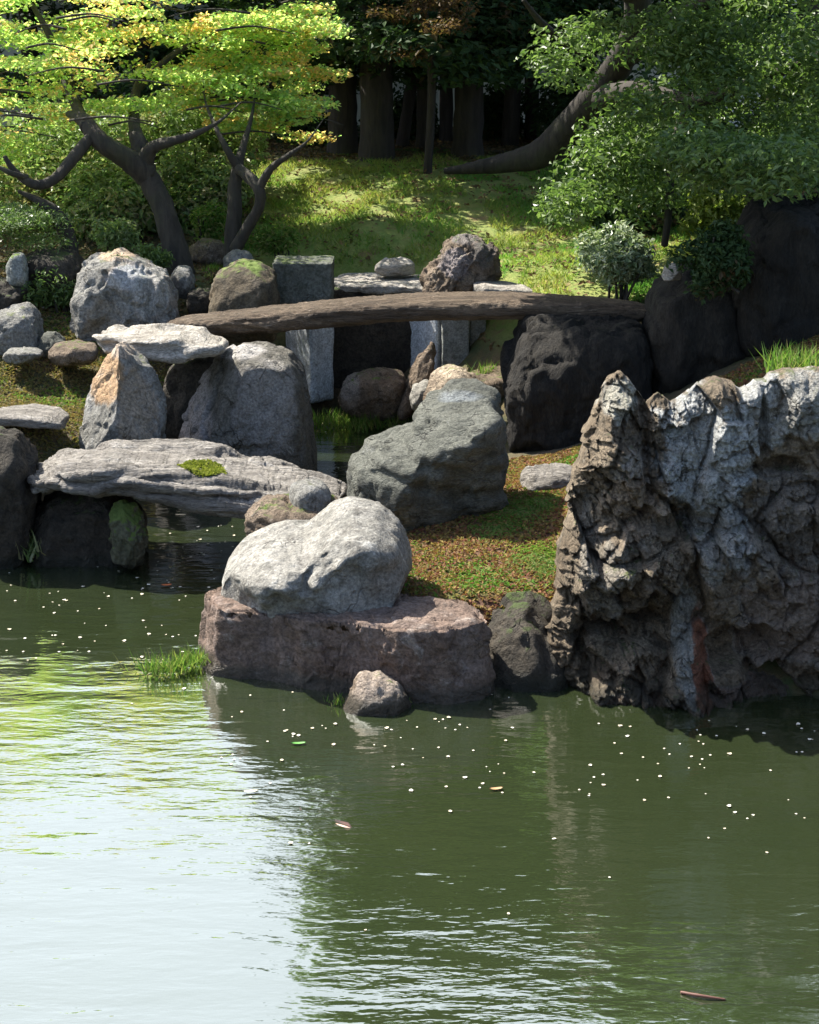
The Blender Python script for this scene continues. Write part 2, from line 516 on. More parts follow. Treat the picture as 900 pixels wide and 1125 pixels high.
# ------------------------------------------------------------------ terrain
ctrl = []
def cp(u, v, z): ctrl.append((*W(u, v, z)[:2], z))
def cw(x, y, z): ctrl.append((x, y, z))
for x in (-7, -5, -3, -1, 1, 3, 5, 7):
    for y in (3.5, 5.5, 7.5): cw(x, y, -.6)
for x in (-6, -4.5, -3, -1.6, -.5, .6, 1.8, 3.2, 4.5): cw(x, 8.7, -.55)
for x in (-1.4, -2.4, -3.4, -5): cw(x, 10.0, -.5); cw(x, 11.1, -.35)
cw(-.8, 9.6, -.3); cw(0, 9.55, -.3); cw(.6, 9.5, -.3)
for uv in ((200, 590), (260, 575), (190, 620), (150, 640), (60, 640), (300, 540), (380, 500), (365, 465), (395, 470), (350, 520)): cp(*uv, -.35)
for a in ((470, 668, .33), (560, 668, .33), (520, 640, .38), (600, 610, .42), (550, 600, .42), (470, 625, .36), (620, 545, .5), (600, 530, .48), (500, 575, .44), (560, 560, .46), (585, 500, .35), (605, 470, .35)): cp(*a)
cw(-.6, 10.5, .25); cw(0, 10.3, .38); cw(.35, 10.1, .36); cw(-.7, 11.3, .1); cw(-.2, 11.9, .3); cw(.2, 12.6, .3); cw(.1, 13.6, .1); cw(.35, 14.6, .3); cw(.3, 15.6, .35); cw(.6, 15.2, .5)
for a in ((2.5, 11, 1.15), (3, 10.3, .8), (1.8, 10.6, .55), (4, 11, 1.45), (6, 10, 1.4), (5.5, 8.9, .1), (7.5, 9, .6), (1.3, 13.5, .4), (2.6, 13, 1.1), (2.2, 12, .9), (3.5, 13, 1.4), (5, 13, 1.6), (1.2, 12.4, .5)): cw(*a)
for a in ((-1.3, 16.1, .06), (-.9, 16.1, .06), (-.3, 16.1, .06), (.1, 16.1, .15), (-1.0, 16.38, .1), (-.6, 16.38, .1), (-.2, 16.38, .1), (-1.6, 15.2, .3), (-1.3, 16.85, 1.1), (-.9, 16.8, 1.1), (-.5, 16.8, 1.1), (0, 16.8, 1.12), (.7, 16.5, 1.14), (1.2, 15.8, 1.1), (1.9, 15, 1.1), (2.2, 16, 1.2), (3.2, 15.5, 1.5), (4.5, 16, 1.7), (-2, 16.6, 1.05), (-2.6, 15.5, .85), (-3.6, 15.6, 1.0), (-4.5, 15, 1.0)): cw(*a)
for a in ((40, 440, .55), (80, 470, .52), (20, 500, .5), (60, 400, .72), (110, 400, .7), (150, 480, .35), (40, 540, .4), (-60, 480, .6), (60, 385, .8), (190, 480, .2)): cp(*a)
cp(100, 605, -.1); cp(40, 615, -.02); cp(0, 612, .02); cw(-4, 12.0, .15); cw(-5.5, 11.6, .3); cw(-7.5, 10, .6); cw(-5, 13.5, .7); cw(-3.0, 12.6, .35); cw(-2.2, 12.9, .2)
for a in ((300, 265, 1.25), (400, 265, 1.28), (500, 265, 1.28), (600, 275, 1.22), (350, 240, 1.38), (450, 238, 1.42), (550, 240, 1.40), (640, 250, 1.34), (350, 212, 1.55), (450, 210, 1.58), (550, 212, 1.54), (650, 222, 1.5), (380, 190, 1.66), (480, 190, 1.68), (580, 192, 1.64), (680, 200, 1.62),
          (180, 275, 1.2), (80, 275, 1.2), (-20, 275, 1.2), (200, 240, 1.36)): cp(*a)
for x in (-9, -6, -3, 0, 3, 6, 9):
    for y, z in ((21.6, 1.74), (23.5, 1.72), (26, 1.7)): cw(x, y, z)
for y in (12, 15, 18): cw(-8, y, 1.3); cw(8, y, 1.8)
ctrl = np.array(ctrl)
def _phi(r2): return np.sqrt(r2 + .04)
_D = ((ctrl[:, None, :2] - ctrl[None, :, :2]) ** 2).sum(2)
_A = _phi(_D) - np.eye(len(ctrl)) * .02
_M = ctrl[:, 2].mean()
_w = np.linalg.solve(_A, ctrl[:, 2] - _M)
def Hgt(x, y):
    x = np.atleast_1d(np.asarray(x, float)); y = np.atleast_1d(np.asarray(y, float))
    out = np.empty(len(x))
    for s in range(0, len(x), 20000):
        xs, ys = x[s:s + 20000], y[s:s + 20000]
        r2 = (xs[:, None] - ctrl[:, 0]) ** 2 + (ys[:, None] - ctrl[:, 1]) ** 2
        out[s:s + 20000] = _phi(r2) @ _w + _M
    out = np.clip(out, -.65, 2.3)
    far = smooth(np.maximum(np.abs(x) - 8, np.maximum(y - 26, 0)), 0, 4)
    near = smooth(-y, -2.6, 0.2)
    out = out * (1 - far) + (1.9 + .25 * np.sin(x * .05) * np.cos(y * .04)) * far
    out = out * (1 - near) + 2.3 * near
    q = np.stack([x, y, np.zeros(len(x))], 1)
    return out + .035 * fbm(q * 2.2, 4, 3) + .015 * fbm(q * 9, 3, 8)

def axis(lo, hi, step, far):
    out = [np.arange(lo, hi + 1e-6, step)]
    e = np.geomspace(step * 2, far, 26)
    return np.concatenate([lo - e[::-1], out[0], hi + e])
xs = axis(-6.5, 6.5, .06, 500); ys = axis(8.5, 23.5, .06, 500)
gx, gy = np.meshgrid(xs, ys)
gz = Hgt(gx.ravel(), gy.ravel())
GV = np.stack([gx.ravel(), gy.ravel(), gz], 1)
nx, ny = len(xs), len(ys)
i, j = np.meshgrid(np.arange(ny - 1), np.arange(nx - 1), indexing='ij'); i = i.ravel(); j = j.ravel()
GF = np.stack([i * nx + j, i * nx + j + 1, (i + 1) * nx + j + 1, (i + 1) * nx + j], 1)

# ground zones: r = mossy red-brown, g = bright grass, b = dry leaf litter
def zones(x, y):
    q = np.stack([x, y, np.zeros(len(x))], 1)
    n1 = fbm(q * 1.3, 4, 70); n2 = fbm(q * 3.1, 3, 71)
    hill = smooth(y + 1.3 * smooth(x, .3, .9), 16.4, 17.2) * smooth(x + .3 * n1, -2.2, -1.2) * (1 - smooth(x + .6 * n1, 2.6, 3.4)) * (1 - smooth(y + .8 * n1, 20.6, 22))
    island = smooth(x, -.9, -.4) * (1 - smooth(x, 1.4, 2)) * (1 - smooth(y, 13, 13.6))
    return hill, island, n1, n2
hz, iz, n1, n2 = zones(GV[:, 0], GV[:, 1])
zc = np.stack([iz, hz, smooth(n1, -.2, .3), np.ones(len(iz))], 1)

t = NT('earth_and_moss')
co = t.n('ShaderNodeNewGeometry').outputs['Position']
sep = t.n('ShaderNodeSeparateColor', {'Color': t.n('ShaderNodeVertexColor', layer_name='tint').outputs['Color']})
na = t.noise(co, 1.6, 5, .6, .3); nb_ = t.noise(co, 7, 5, .65); nc = t.noise(co, 38, 4, .7); nd_ = t.noise(co, 4.0, 6, .7, .5)
litter = t.mix(nc, (.05, .035, .02), (.13, .09, .05))
mossy = t.mix(t.ramp(nb_, .35, .65), (.045, .065, .018), (.11, .085, .03))
base = t.mix(t.ramp(na, .4, .6), mossy, litter)
grass = t.mix(t.ramp(nb_, .3, .7), (.15, .22, .04), (.25, .26, .07))
grass = t.mix(t.ramp(nd_, .54, .68), grass, (.23, .15, .065))
isl = t.mix(t.ramp(nb_, .35, .65), (.10, .045, .03), (.16, .10, .04))
isl = t.mix(t.ramp(na, .56, .66), isl, (.11, .16, .03))
colr = t.mix(sep.outputs['Green'], base, grass)
colr = t.mix(sep.outputs['Red'], colr, isl)
colr = t.mix(.6, colr, t.mix(nc, (.4, .4, .4), (1.4, 1.4, 1.4)), 'MULTIPLY')
zz = t.n('ShaderNodeSeparateXYZ', {'Vector': co}).outputs['Z']
colr = t.mix(t.ramp(zz, .06, -.05), colr, (.03, .032, .016))
hb = t.math('ADD', t.math('MULTIPLY', nb_, .6), t.math('MULTIPLY', nc, .5))
bmp = t.n('ShaderNodeBump', {'Strength': .9, 'Distance': .05, 'Height': hb}).outputs['Normal']
M_GROUND = t.out(t.n('ShaderNodeBsdfPrincipled', {'Base Color': colr, 'Roughness': .95, 'Normal': bmp}).outputs[0])
g = link('ground', make_mesh('ground', GV, GF, M_GROUND, True, zc)); tag(g, kind='structure')

# ------------------------------------------------------------------ water
t = NT('pond_water')
co = t.n('ShaderNodeNewGeometry').outputs['Position']
m1 = t.n('ShaderNodeMapping', {'Vector': co, 'Scale': (1.3, 4.0, 1)}).outputs['Vector']
m2 = t.n('ShaderNodeMapping', {'Vector': co, 'Scale': (5, 14, 1), 'Rotation': (0, 0, .12)}).outputs['Vector']
w1 = t.noise(m1, 1.0, 3, .5, .3); w2 = t.noise(m2, 1.0, 3, .55, .2)
amp = t.ramp(t.noise(co, .45, 2, .5), .4, .62)
hh = t.math('ADD', t.math('MULTIPLY', w1, 1.0), t.math('MULTIPLY', t.math('MULTIPLY', w2, .30), t.math('ADD', .6, amp)))
m3 = t.n('ShaderNodeMapping', {'Vector': co, 'Scale': (11, 30, 1), 'Rotation': (0, 0, -.06)}).outputs['Vector']
hh = t.math('ADD', hh, t.math('MULTIPLY', t.noise(m3, 1.0, 2, .5, .2), .10))
bmp = t.n('ShaderNodeBump', {'Strength': .24, 'Distance': .05, 'Height': hh}).outputs['Normal']
body = t.n('ShaderNodeBsdfDiffuse', {'Color': t.mix(t.noise(co, 1.2, 3), (.034, .050, .020), (.048, .064, .026))})
see = t.n('ShaderNodeBsdfTransparent', {'Color': (.62, .68, .42)})
under = t.n('ShaderNodeMixShader', {'Fac': .42, 1: body.outputs[0], 2: see.outputs[0]})
gl = t.n('ShaderNodeBsdfGlossy', {'Color': (1, 1, 1), 'Roughness': .045, 'Normal': bmp})
lw = t.n('ShaderNodeFresnel', {'IOR': 2.2, 'Normal': bmp}).outputs[0]
fac = t.math('MINIMUM', t.math('MULTIPLY', lw, 2.0), 1.0)
mx = t.n('ShaderNodeMixShader', {'Fac': fac, 1: under.outputs[0], 2: gl.outputs[0]})
M_WATER = t.out(mx.outputs[0])
wx = np.linspace(-12, 12, 13); wy = np.linspace(.6, 17.2, 12)
a, b = np.meshgrid(wx, wy); WV = np.stack([a.ravel(), b.ravel(), np.zeros(a.size)], 1)
i, j = np.meshgrid(np.arange(11), np.arange(12), indexing='ij'); i = i.ravel(); j = j.ravel()
WF = np.stack([i * 13 + j, i * 13 + j + 1, (i + 1) * 13 + j + 1, (i + 1) * 13 + j], 1)
tag(link('pond_water', make_mesh('pond_water', WV, WF, M_WATER, True)), kind='structure')

# ------------------------------------------------------------------ stone materials
WARM = dict(c1=(.20, .17, .13), c2=(.30, .27, .22), c3=(.11, .09, .07))
M_PALE = rock_mat('pale_grey_stone', (.20, .19, .165), (.32, .305, .27), (.11, .10, .085), (.46, .45, .41), .5, scale=1.3, bump=.5, crack=.5, streak=.5, streakcol=(.09, .09, .08))
M_RED = rock_mat('red_brown_stone', (.14, .095, .072), (.22, .16, .125), (.075, .055, .045), (.36, .31, .27), .55, scale=1.2, bump=.55, streak=.35, streakcol=(.25, .20, .18), crack=.25)
M_CRAG = rock_mat('weathered_crag', (.15, .112, .072), (.26, .205, .14), (.06, .049, .034), (.38, .34, .27), .35, scale=1.5, bump=1.0, tint=True, crack=.6, moss=.02, mosscol=(.06, .07, .025))
M_GREEN = rock_mat('grey_green_stone', (.085, .088, .072), (.145, .147, .122), (.045, .047, .038), (.21, .215, .20), .35, scale=1.2, bump=.7, tint=True, stretch=(1, 1, 2.2))
M_GREY = rock_mat('grey_stone', (.17, .165, .145), (.27, .26, .235), (.09, .085, .075), (.42, .41, .38), .45, scale=1.1, bump=.7, tint=True, streak=.25, streakcol=(.36, .36, .35), moss=.03, mosscol=(.06, .07, .025))
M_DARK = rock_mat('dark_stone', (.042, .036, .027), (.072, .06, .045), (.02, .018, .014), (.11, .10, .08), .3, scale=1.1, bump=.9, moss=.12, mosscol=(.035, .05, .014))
M_BLACK = rock_mat('shade_black_stone', (.018, .016, .013), (.034, .029, .022), (.009, .008, .007), (.06, .055, .045), .3, scale=1.1, bump=.9, stretch=(2.2, 2.2, .6), crack=.2)  # near-black colour stands in for the deep shade on these rocks
M_UMBRAL = rock_mat('brown_grey_stone', (.115, .105, .085), (.19, .178, .15), (.06, .055, .042), (.33, .32, .28), .35, scale=1.2, bump=.8, tint=True, streak=.4, streakcol=(.07, .065, .05))
M_BROWN = rock_mat('brown_stone', (.17, .125, .085), (.28, .215, .155), (.08, .06, .045), (.42, .37, .31), .4, scale=1.8, bump=.8, tint=True, moss=.03)
M_SCHIST = rock_mat('layered_schist', (.215, .195, .17), (.36, .33, .29), (.07, .062, .052), (.52, .49, .45), .55, scale=1.3, bump=.9, stretch=(.5, 1.6, 3.5), tint=True, crack=.4)
M_WHITE = rock_mat('pale_slab_stone', (.30, .275, .235), (.44, .41, .36), (.14, .12, .095), (.56, .53, .48), .5, scale=1.4, bump=.6, stretch=(.7, 1, 2.5), crack=.3)
M_PILLAR = rock_mat('cut_stone', (.20, .21, .19), (.31, .32, .30), (.12, .125, .11), (.40, .42, .42), .4, scale=1.4, bump=.5, moss=.12)
M_SUNPILLAR = rock_mat('sun_pale_cut_stone', (.50, .53, .55), (.62, .65, .67), (.34, .36, .36), (.7, .72, .74), .4, scale=1.4, bump=.4, streak=.4, streakcol=(.2, .2, .19))  # colour raised to pale in place of sun on the pillar sides
M_BEAM = rock_mat('weathered_beam', (.10, .07, .046), (.21, .155, .105), (.04, .03, .022), (.40, .33, .25), .42, scale=1.2, bump=1.0, stretch=(.35, 3.0, 3.5), crack=.2, wet=False, tint=False)

# ------------------------------------------------------------------ near rocks
BLUE = (.42, .425, .405); RUST = (.28, .12, .07); OCHRE = (.36, .23, .12); ASH = (.30, .295, .265)
def crag(name, crest, left, uR, vB, Y0, Tb, mat, label, cat, feats, tints, NS=360, NT_=380, seed=12):
    """a cliff-like rock: a broken front face below a jagged crest, closed by a plainer back"""
    s1 = np.linspace(0, 1, NS); t1 = np.linspace(0, 1, NT_) ** 1.05
    crest = np.array(crest, float); left = np.array(left, float)
    uc = crest[0, 0] + s1 * (uR - crest[0, 0])
    jag = 3.2 * fbm(np.stack([uc * .09, uc * 0, uc * 0], 1), 4, seed) + 2.2 * facets(np.stack([uc * .07, uc * 0 + .5, uc * 0 + .5], 1), seed)
    vc = np.interp(uc, crest[:, 0], crest[:, 1]) + jag * np.minimum(1, s1 / .03)
    vL = vc[0] + (vB - vc[0]) * t1
    uL = np.interp(vL, left[:, 1], left[:, 0]) + 3.0 * fbm(np.stack([vL * .06, vL * 0 + 3, vL * 0], 1), 4, seed + 1) + 6 * facets(np.stack([vL * .045, vL * 0 + .5, vL * 0 + .2], 1), seed + 2)
    uL[0] = uc[0]
    S, T = np.meshgrid(s1, t1)                                   # rows = t
    U = (1 - S) * uL[:, None] + S * (uc[-1] + 0 * T)
    U = np.where(T == 0, uc[None, :], U)
    Vv = vc[None, :] + (vB - vc[None, :]) * T
    B = np.stack([P(a, b, Y0) for a, b in zip(U.ravel(), Vv.ravel())])
    S, T, U, Vv = S.ravel(), T.ravel(), U.ravel(), Vv.ravel()
    es = np.sqrt(np.clip(1 - (1 - np.minimum(S / .13, 1)) ** 2, 0, 1)); er = np.minimum((1 - S) / .05, 1)
    et = np.sqrt(np.clip(1 - (1 - np.minimum(T / .035, 1)) ** 2, 0, 1))
    mask = es * er * et
    q = np.stack([B[:, 0] + .22 * B[:, 2], B[:, 2] * .95 - .25 * B[:, 0], B[:, 0] * .1], 1)
    wq = q + .035 * np.stack([fbm(q * 5, 3, seed + 31 + k) for k in range(3)], 1)
    D = (.10 + .16 * smooth(T, 0, .55) + .06 * smooth(T, .5, 1)) * es * er * np.minimum(1, .35 + .65 * et) * (et > 0)
    rel = .26 * facets(wq * 2.1, seed + 41) + .13 * facets(wq * 4.6, seed + 43) + .055 * facets(wq * 11, seed + 47) + .022 * facets(wq * 26 * (1, 1.3, 1), seed + 49)
    rel += .010 * ridged(q * 6, 4, seed + 51) + .022 * fbm(q * 20, 4, seed + 53) + .014 * ridged(q * 45 * (1, 1.5, 1), 2, seed + 55)
    rough = .40 + .80 * smooth(fbm(q * 1.3, 2, seed + 57) + .35 * (1 - smooth(U, 690, 760)) - .30 * (1 - smooth(Vv, 480, 600)) * smooth(U, 720, 760), -.25, .35)
    D = D + rel * rough * mask
    wob = 1 + 1.0 * fbm(q * 4, 4, seed + 77)
    for (bu, bv, ru, rv, am) in feats:
        r = np.sqrt(((U - bu) / ru) ** 2 + ((Vv - bv) / rv) ** 2) * wob
        D += am * (1 - smooth(r, .45, 1.05)) * mask
    Vf = B.copy(); Vf[:, 1] -= D
    bk = .45 * np.sqrt(np.clip(1 - (1 - np.minimum(S / .25, 1)) ** 2, 0, 1)) * np.minimum((1 - S) / .1, 1) * np.minimum(T / .06, 1)
    Vb = B.copy(); Vb[:, 1] += (Tb * bk / .45) + .10 * facets(q * 2.6, seed + 61) * np.minimum(1, bk * 4)
    Vb[:, 2] -= (Vb[:, 1] - Y0) * .30
    n = NS * NT_
    idx = np.arange(n).reshape(NT_, NS); ib = idx + n
    ib[0, :] = idx[0, :]; ib[:, 0] = idx[:, 0]; ib[:, -1] = idx[:, -1]
    quad = lambda m: np.stack([m[:-1, :-1], m[1:, :-1], m[1:, 1:], m[:-1, 1:]], -1).reshape(-1, 4)
    Fc = np.vstack([quad(idx), quad(ib)[:, ::-1]])
    V = np.vstack([Vf, Vb])
    used = np.zeros(2 * n, bool); used[Fc.ravel()] = True
    remap = np.cumsum(used) - 1
    attr = np.zeros((2 * n, 4)); U2, V2 = np.concatenate([U, U]), np.concatenate([Vv, Vv])
    w2 = fbm(V * 4, 5, seed + 91) + .5 * ridged(V * (9, 9, 5), 4, seed + 93) - .2
    first = True
    for (bu, bv, ru, rv, c_, a_) in tints:
        r = np.sqrt(((U2 - bu) / ru) ** 2 + ((V2 - bv) / rv) ** 2) + .55 * w2
        m = (1 - smooth(r, .82, 1.0)) * a_
        if first: attr[:, :3] = np.array(c_); first = False
        else: attr[:, :3] = attr[:, :3] * (1 - m[:, None]) + np.array(c_) * m[:, None]
        attr[:, 3] = np.maximum(attr[:, 3], m)
    return solid(name, V[used], remap[Fc], mat, label, cat, attr=attr[used])
crag('crag_rock', [(660, 426), (667, 414), (679, 407), (690, 414), (700, 427), (709, 441), (722, 430), (736, 441), (750, 432), (775, 413), (795, 414), (812, 425), (830, 416), (845, 409), (860, 404), (880, 403), (900, 401), (930, 408), (960, 425), (990, 470), (1006, 540)],
     [(660, 420), (652, 450), (642, 480), (632, 520), (619, 580), (611, 640), (604, 700), (603, 850)], 1006, 850, 9.80, .8, M_CRAG,
     'huge craggy rock with jagged pale crest rising out of the pond', 'rock',
     [(650, 690, 36, 38, -.20), (700, 675, 34, 22, -.12), (690, 605, 52, 30, .10), (668, 520, 22, 120, .07), (706, 480, 7, 60, -.12), (725, 560, 40, 12, -.09), (800, 695, 42, 26, -.20), (790, 620, 50, 50, .05), (745, 700, 18, 80, .07),
      (835, 460, 6, 50, -.10), (850, 507, 50, 10, -.12), (872, 450, 30, 40, .08), (770, 470, 45, 50, .06), (690, 740, 60, 26, .10), (810, 757, 70, 26, .10), (860, 722, 50, 14, -.10), (870, 640, 50, 50, .06)],
     [(768, 490, 60, 75, BLUE, 1), (835, 450, 40, 45, BLUE, .85), (880, 440, 35, 40, ASH, .9), (680, 430, 22, 25, (.40, .38, .30), .8), (775, 560, 30, 60, ASH, .7), (745, 690, 14, 70, ASH, .9), (800, 575, 20, 40, BLUE, .7), (690, 500, 25, 22, (.36, .30, .24), .8),
            (690, 545, 45, 40, OCHRE, .7), (655, 600, 25, 80, (.24, .20, .14), .6), (860, 660, 70, 60, (.20, .13, .085), .8), (690, 760, 80, 25, (.22, .13, .085), .9), (762, 720, 13, 60, RUST, 1), (800, 745, 60, 18, RUST, .7), (870, 560, 60, 60, (.13, .085, .05), .6)])
rock('boulder', [(244, 640), (248, 624), (260, 608), (284, 595), (310, 588), (334, 589), (350, 576), (368, 561), (388, 556), (415, 561), (438, 578), (450, 602), (452, 640), (440, 660), (400, 672), (350, 680), (300, 684), (262, 676), (248, 660)],
     10.16, .92, M_PALE, 'smooth pale two-lobed boulder resting on the reddish slab', 'boulder', e=.58, k=.4, sub=6, amp=.03, seed=5, planes=6, planedepth=.91, fine=1.0, facet=.8,
     bumps=[(354, 598, 9, 40, -.07), (364, 640, 6, 36, -.04), (300, 620, 55, 45, .13), (410, 600, 40, 45, .08)])
gxy = lambda u, v, z=0.0: W(u, v, z)[:2]
slab('slab_rock', [gxy(210, 724), gxy(228, 742), gxy(290, 748), gxy(330, 757), gxy(385, 762), gxy(440, 772), gxy(500, 776), gxy(540, 768), (.53, 9.58), (.48, 9.72), (.34, 9.92), (.0, 10.05), (-.4, 10.25), (-.9, 10.35), (-1.18, 10.2)],
     .43, -.35, M_RED, 'broad flat reddish-brown slab rock at the water edge under the pale boulder', amp=.058, seed=8, rings=60, side=60, nb=420, taper=.10, rnd=1.0, tilt=(.03, .03), size=.8)
rock('wet_stone', [(376, 774), (384, 758), (394, 742), (402, 740), (408, 744), (416, 741), (434, 751), (446, 763), (452, 774), (444, 798), (380, 798)], 9.38, .28, M_BROWN,
     'small tan stone half sunk in the water below the reddish slab', 'stone', e=.8, k=.4, sub=5, amp=.05, seed=21, planes=6, facet=.8, tints=[(415, 755, 34, 26, (.44, .36, .29), .9)])
rock('shore_rock', [(524, 690), (540, 672), (575, 662), (610, 668), (625, 700), (625, 830), (520, 830), (520, 740)], 9.92, .7, M_DARK,
     'dark low rock in the gap between the reddish slab and the huge crag', e=.55, k=.3, sub=5, amp=.07, seed=31, planes=6)
rock('boulder', [(380, 530), (386, 510), (400, 492), (420, 482), (445, 478), (462, 455), (478, 438), (500, 427), (525, 426), (545, 438), (560, 465), (572, 500), (573, 535), (560, 556), (520, 572), (470, 590), (430, 596), (390, 590), (380, 560)],
     11.75, .95, M_GREEN, 'big grey-green boulder with stepped shoulder standing on the mossy island', 'boulder', e=.52, k=.35, sub=6, amp=.05, seed=41, planes=10, planedepth=.80, center=(478, 520), strata=.6, facet=.8, strata_dir=(.25, .1, 1), strata_f=9.,
     bumps=[(440, 482, 60, 9, -.06), (420, 530, 50, 50, .06), (465, 540, 8, 45, -.05), (505, 545, 20, 30, -.08), (520, 480, 40, 40, .05), (520, 515, 60, 6, -.04)],
     tints=[(505, 436, 30, 8, (.20, .22, .23), .7)])
rock('stone', [(268, 565), (290, 552), (330, 548), (372, 552), (380, 570), (375, 600), (300, 610), (275, 590)], 11.35, .5, M_BROWN,
     'low brown layered stone tucked behind the pale two-lobed boulder', e=.55, k=.4, sub=5, amp=.06, seed=51, strata=.5, strata_f=22.)
rock('capstone', [(313, 545), (318, 536), (335, 531), (355, 533), (365, 545), (362, 555), (318, 555)], 11.4, .32, M_GREY,
     'small rounded grey stone lying on top of the low brown one', 'stone', e=.7, k=.5, sub=4, amp=.05, seed=52)
rock('flat_stone', [(572, 522), (580, 514), (605, 512), (630, 513), (636, 525), (634, 545), (600, 550), (574, 545)], 12.2, .4, M_SCHIST,
     'pale flat-topped stone on the island between grey-green boulder and crag', 'stone', e=.5, k=.2, sub=5, amp=.05, seed=61, strata=.4, strata_f=25.)

# ------------------------------------------------------------------ bridges
beam('stone_bridge', [(30, 508, 518, 535, 12.05, .75), (36, 498, 525, 545, 11.75, .95), (70, 490, 520, 545, 11.65, 1.0), (110, 487, 518, 548, 11.6, 1.0), (150, 485, 522, 553, 11.6, 1.0), (185, 484, 524, 556, 11.6, 1.0), (215, 486, 532, 562, 11.55, 1.0), (250, 494, 537, 566, 11.55, 1.0), (285, 502, 545, 568, 11.55, .95), (320, 510, 551, 572, 11.55, .9), (350, 518, 552, 574, 11.6, .8), (370, 526, 548, 572, 11.75, .6), (379, 535, 545, 560, 11.9, .3)],
     M_SCHIST, 'wide weathered grey stone slab bridge with a moss patch low over the water', 'bridge', amp=.05, seed=71, M=360, K=110, strata=1.7, streaks=.03, size=.6, pw=.42, sd=(.08, .35, 1), sf=15.)
beam('footbridge', [(183, 354, 357, 360, 14.75, .18), (195, 348, 355, 363, 14.6, .4), (240, 342, 351, 369, 14.5, .55), (300, 335, 345, 367, 14.4, .6), (360, 329, 338, 361, 14.35, .6), (420, 324, 333, 355, 14.3, .6), (480, 321, 331, 353, 14.25, .6), (540, 320, 330, 352, 14.2, .6), (600, 322, 331, 352, 14.2, .6), (650, 326, 334, 354, 14.2, .55), (700, 331, 338, 354, 14.2, .5), (714, 335, 340, 352, 14.25, .4), (718, 340, 342, 349, 14.3, .25)],
     M_BEAM, 'long gently arched dark brown footbridge spanning high between the rocks', 'bridge', amp=.04, seed=73, M=420, K=64, streaks=.03, size=.45, pw=.6, sd=(0, .1, 1))
beam('slab_stone', [(103, 366, 369, 374, 14.0, .4), (112, 360, 371, 385, 13.75, .7), (140, 357, 374, 392, 13.7, .75), (180, 358, 376, 396, 13.65, .75), (215, 362, 378, 398, 13.65, .7), (238, 368, 378, 396, 13.7, .55), (244, 374, 380, 390, 13.8, .3)],
     M_WHITE, 'layered stone slab with sunlit white top at the head of the footbridge', 'stone', amp=.045, seed=75, M=220, K=96, strata=2.2, size=.5, pw=.24, sd=(0, .1, 1), sf=17.)
beam('slab_stone', [(-20, 446, 455, 470, 12.95, .6), (20, 443, 457, 472, 12.85, .65), (50, 447, 462, 473, 12.85, .6), (66, 456, 464, 473, 12.95, .4), (70, 462, 466, 471, 13.05, .2)],
     M_SCHIST, 'flat grey slab stone on the bank above the low slab bridge', 'stone', amp=.04, seed=76, M=130, K=56, strata=.6, size=.45, pw=.45)
beam('slab_stone', [(364, 306, 309, 313, 16.6, .3), (372, 299, 312, 324, 16.4, .8), (400, 297, 313, 325, 16.35, .85), (440, 298, 313, 325, 16.3, .85), (468, 300, 315, 326, 16.3, .8), (480, 306, 314, 322, 16.4, .4)],
     M_WHITE, 'sunlit pale slab stone resting on the pillars behind the footbridge', 'stone', amp=.05, seed=77, M=160, K=56, strata=.6, size=.5, pw=.45)
beam('slab_stone', [(520, 308, 312, 320, 15.5, .3), (532, 305, 314, 330, 15.35, .5), (558, 307, 316, 330, 15.35, .5), (578, 312, 318, 330, 15.4, .35), (586, 317, 320, 328, 15.45, .15)],
     M_WHITE, 'narrow sunlit slab tip showing beside the dark craggy stone', 'stone', amp=.04, seed=78, M=110, K=48, size=.4, pw=.5)

# ------------------------------------------------------------------ rocks round the bridges
rock('pointed_rock', [(92, 455), (98, 425), (112, 398), (132, 372), (142, 372), (158, 398), (172, 424), (180, 440), (180, 500), (150, 510), (100, 500), (90, 480)], 13.35, .75, M_GREY,
     'pointed upright rock with ochre face between mossy bank and white-topped slab', e=.7, k=.3, sub=6, amp=.06, seed=81, facet=1.0, planes=3, center=(138, 445), planedir=[((.75, -.5, .45), .55), ((-.7, -.5, .4), .62)],
     tints=[(118, 410, 24, 40, (.42, .26, .13), .8), (135, 380, 14, 20, (.55, .45, .36), .8), (150, 450, 25, 50, (.27, .25, .2), .6)])
rock('upright_rock', [(190, 500), (200, 460), (212, 425), (232, 395), (262, 378), (292, 376), (318, 386), (332, 405), (338, 450), (347, 500), (347, 560), (190, 560)], 14.05, .95, M_UMBRAL,
     'big grey upright rock with sloping shoulder under the footbridge head', e=.45, k=.3, sub=6, amp=.04, seed=83, planes=0, center=(270, 465), planedir=[((-.75, -.45, .45), .72), ((.12, -1, .12), .85)],
     tints=[(215, 450, 22, 60, (.46, .42, .40), .8), (260, 385, 40, 10, (.45, .43, .40), .8), (290, 450, 40, 60, (.20, .20, .185), .6)])
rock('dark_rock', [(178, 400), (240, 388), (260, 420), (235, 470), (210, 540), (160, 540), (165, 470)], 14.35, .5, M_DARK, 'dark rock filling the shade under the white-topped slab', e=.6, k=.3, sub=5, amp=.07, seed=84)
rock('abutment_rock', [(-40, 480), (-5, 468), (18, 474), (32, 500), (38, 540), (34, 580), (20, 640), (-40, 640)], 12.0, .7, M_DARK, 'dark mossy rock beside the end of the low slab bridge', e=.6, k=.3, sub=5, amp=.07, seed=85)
rock('pier_rock', [(30, 560), (60, 540), (110, 535), (145, 545), (158, 570), (162, 600), (150, 640), (30, 640)], 12.05, .6, M_DARK, 'dark wet rock carrying the low slab bridge from below', e=.6, k=.3, sub=5, amp=.09, seed=86)
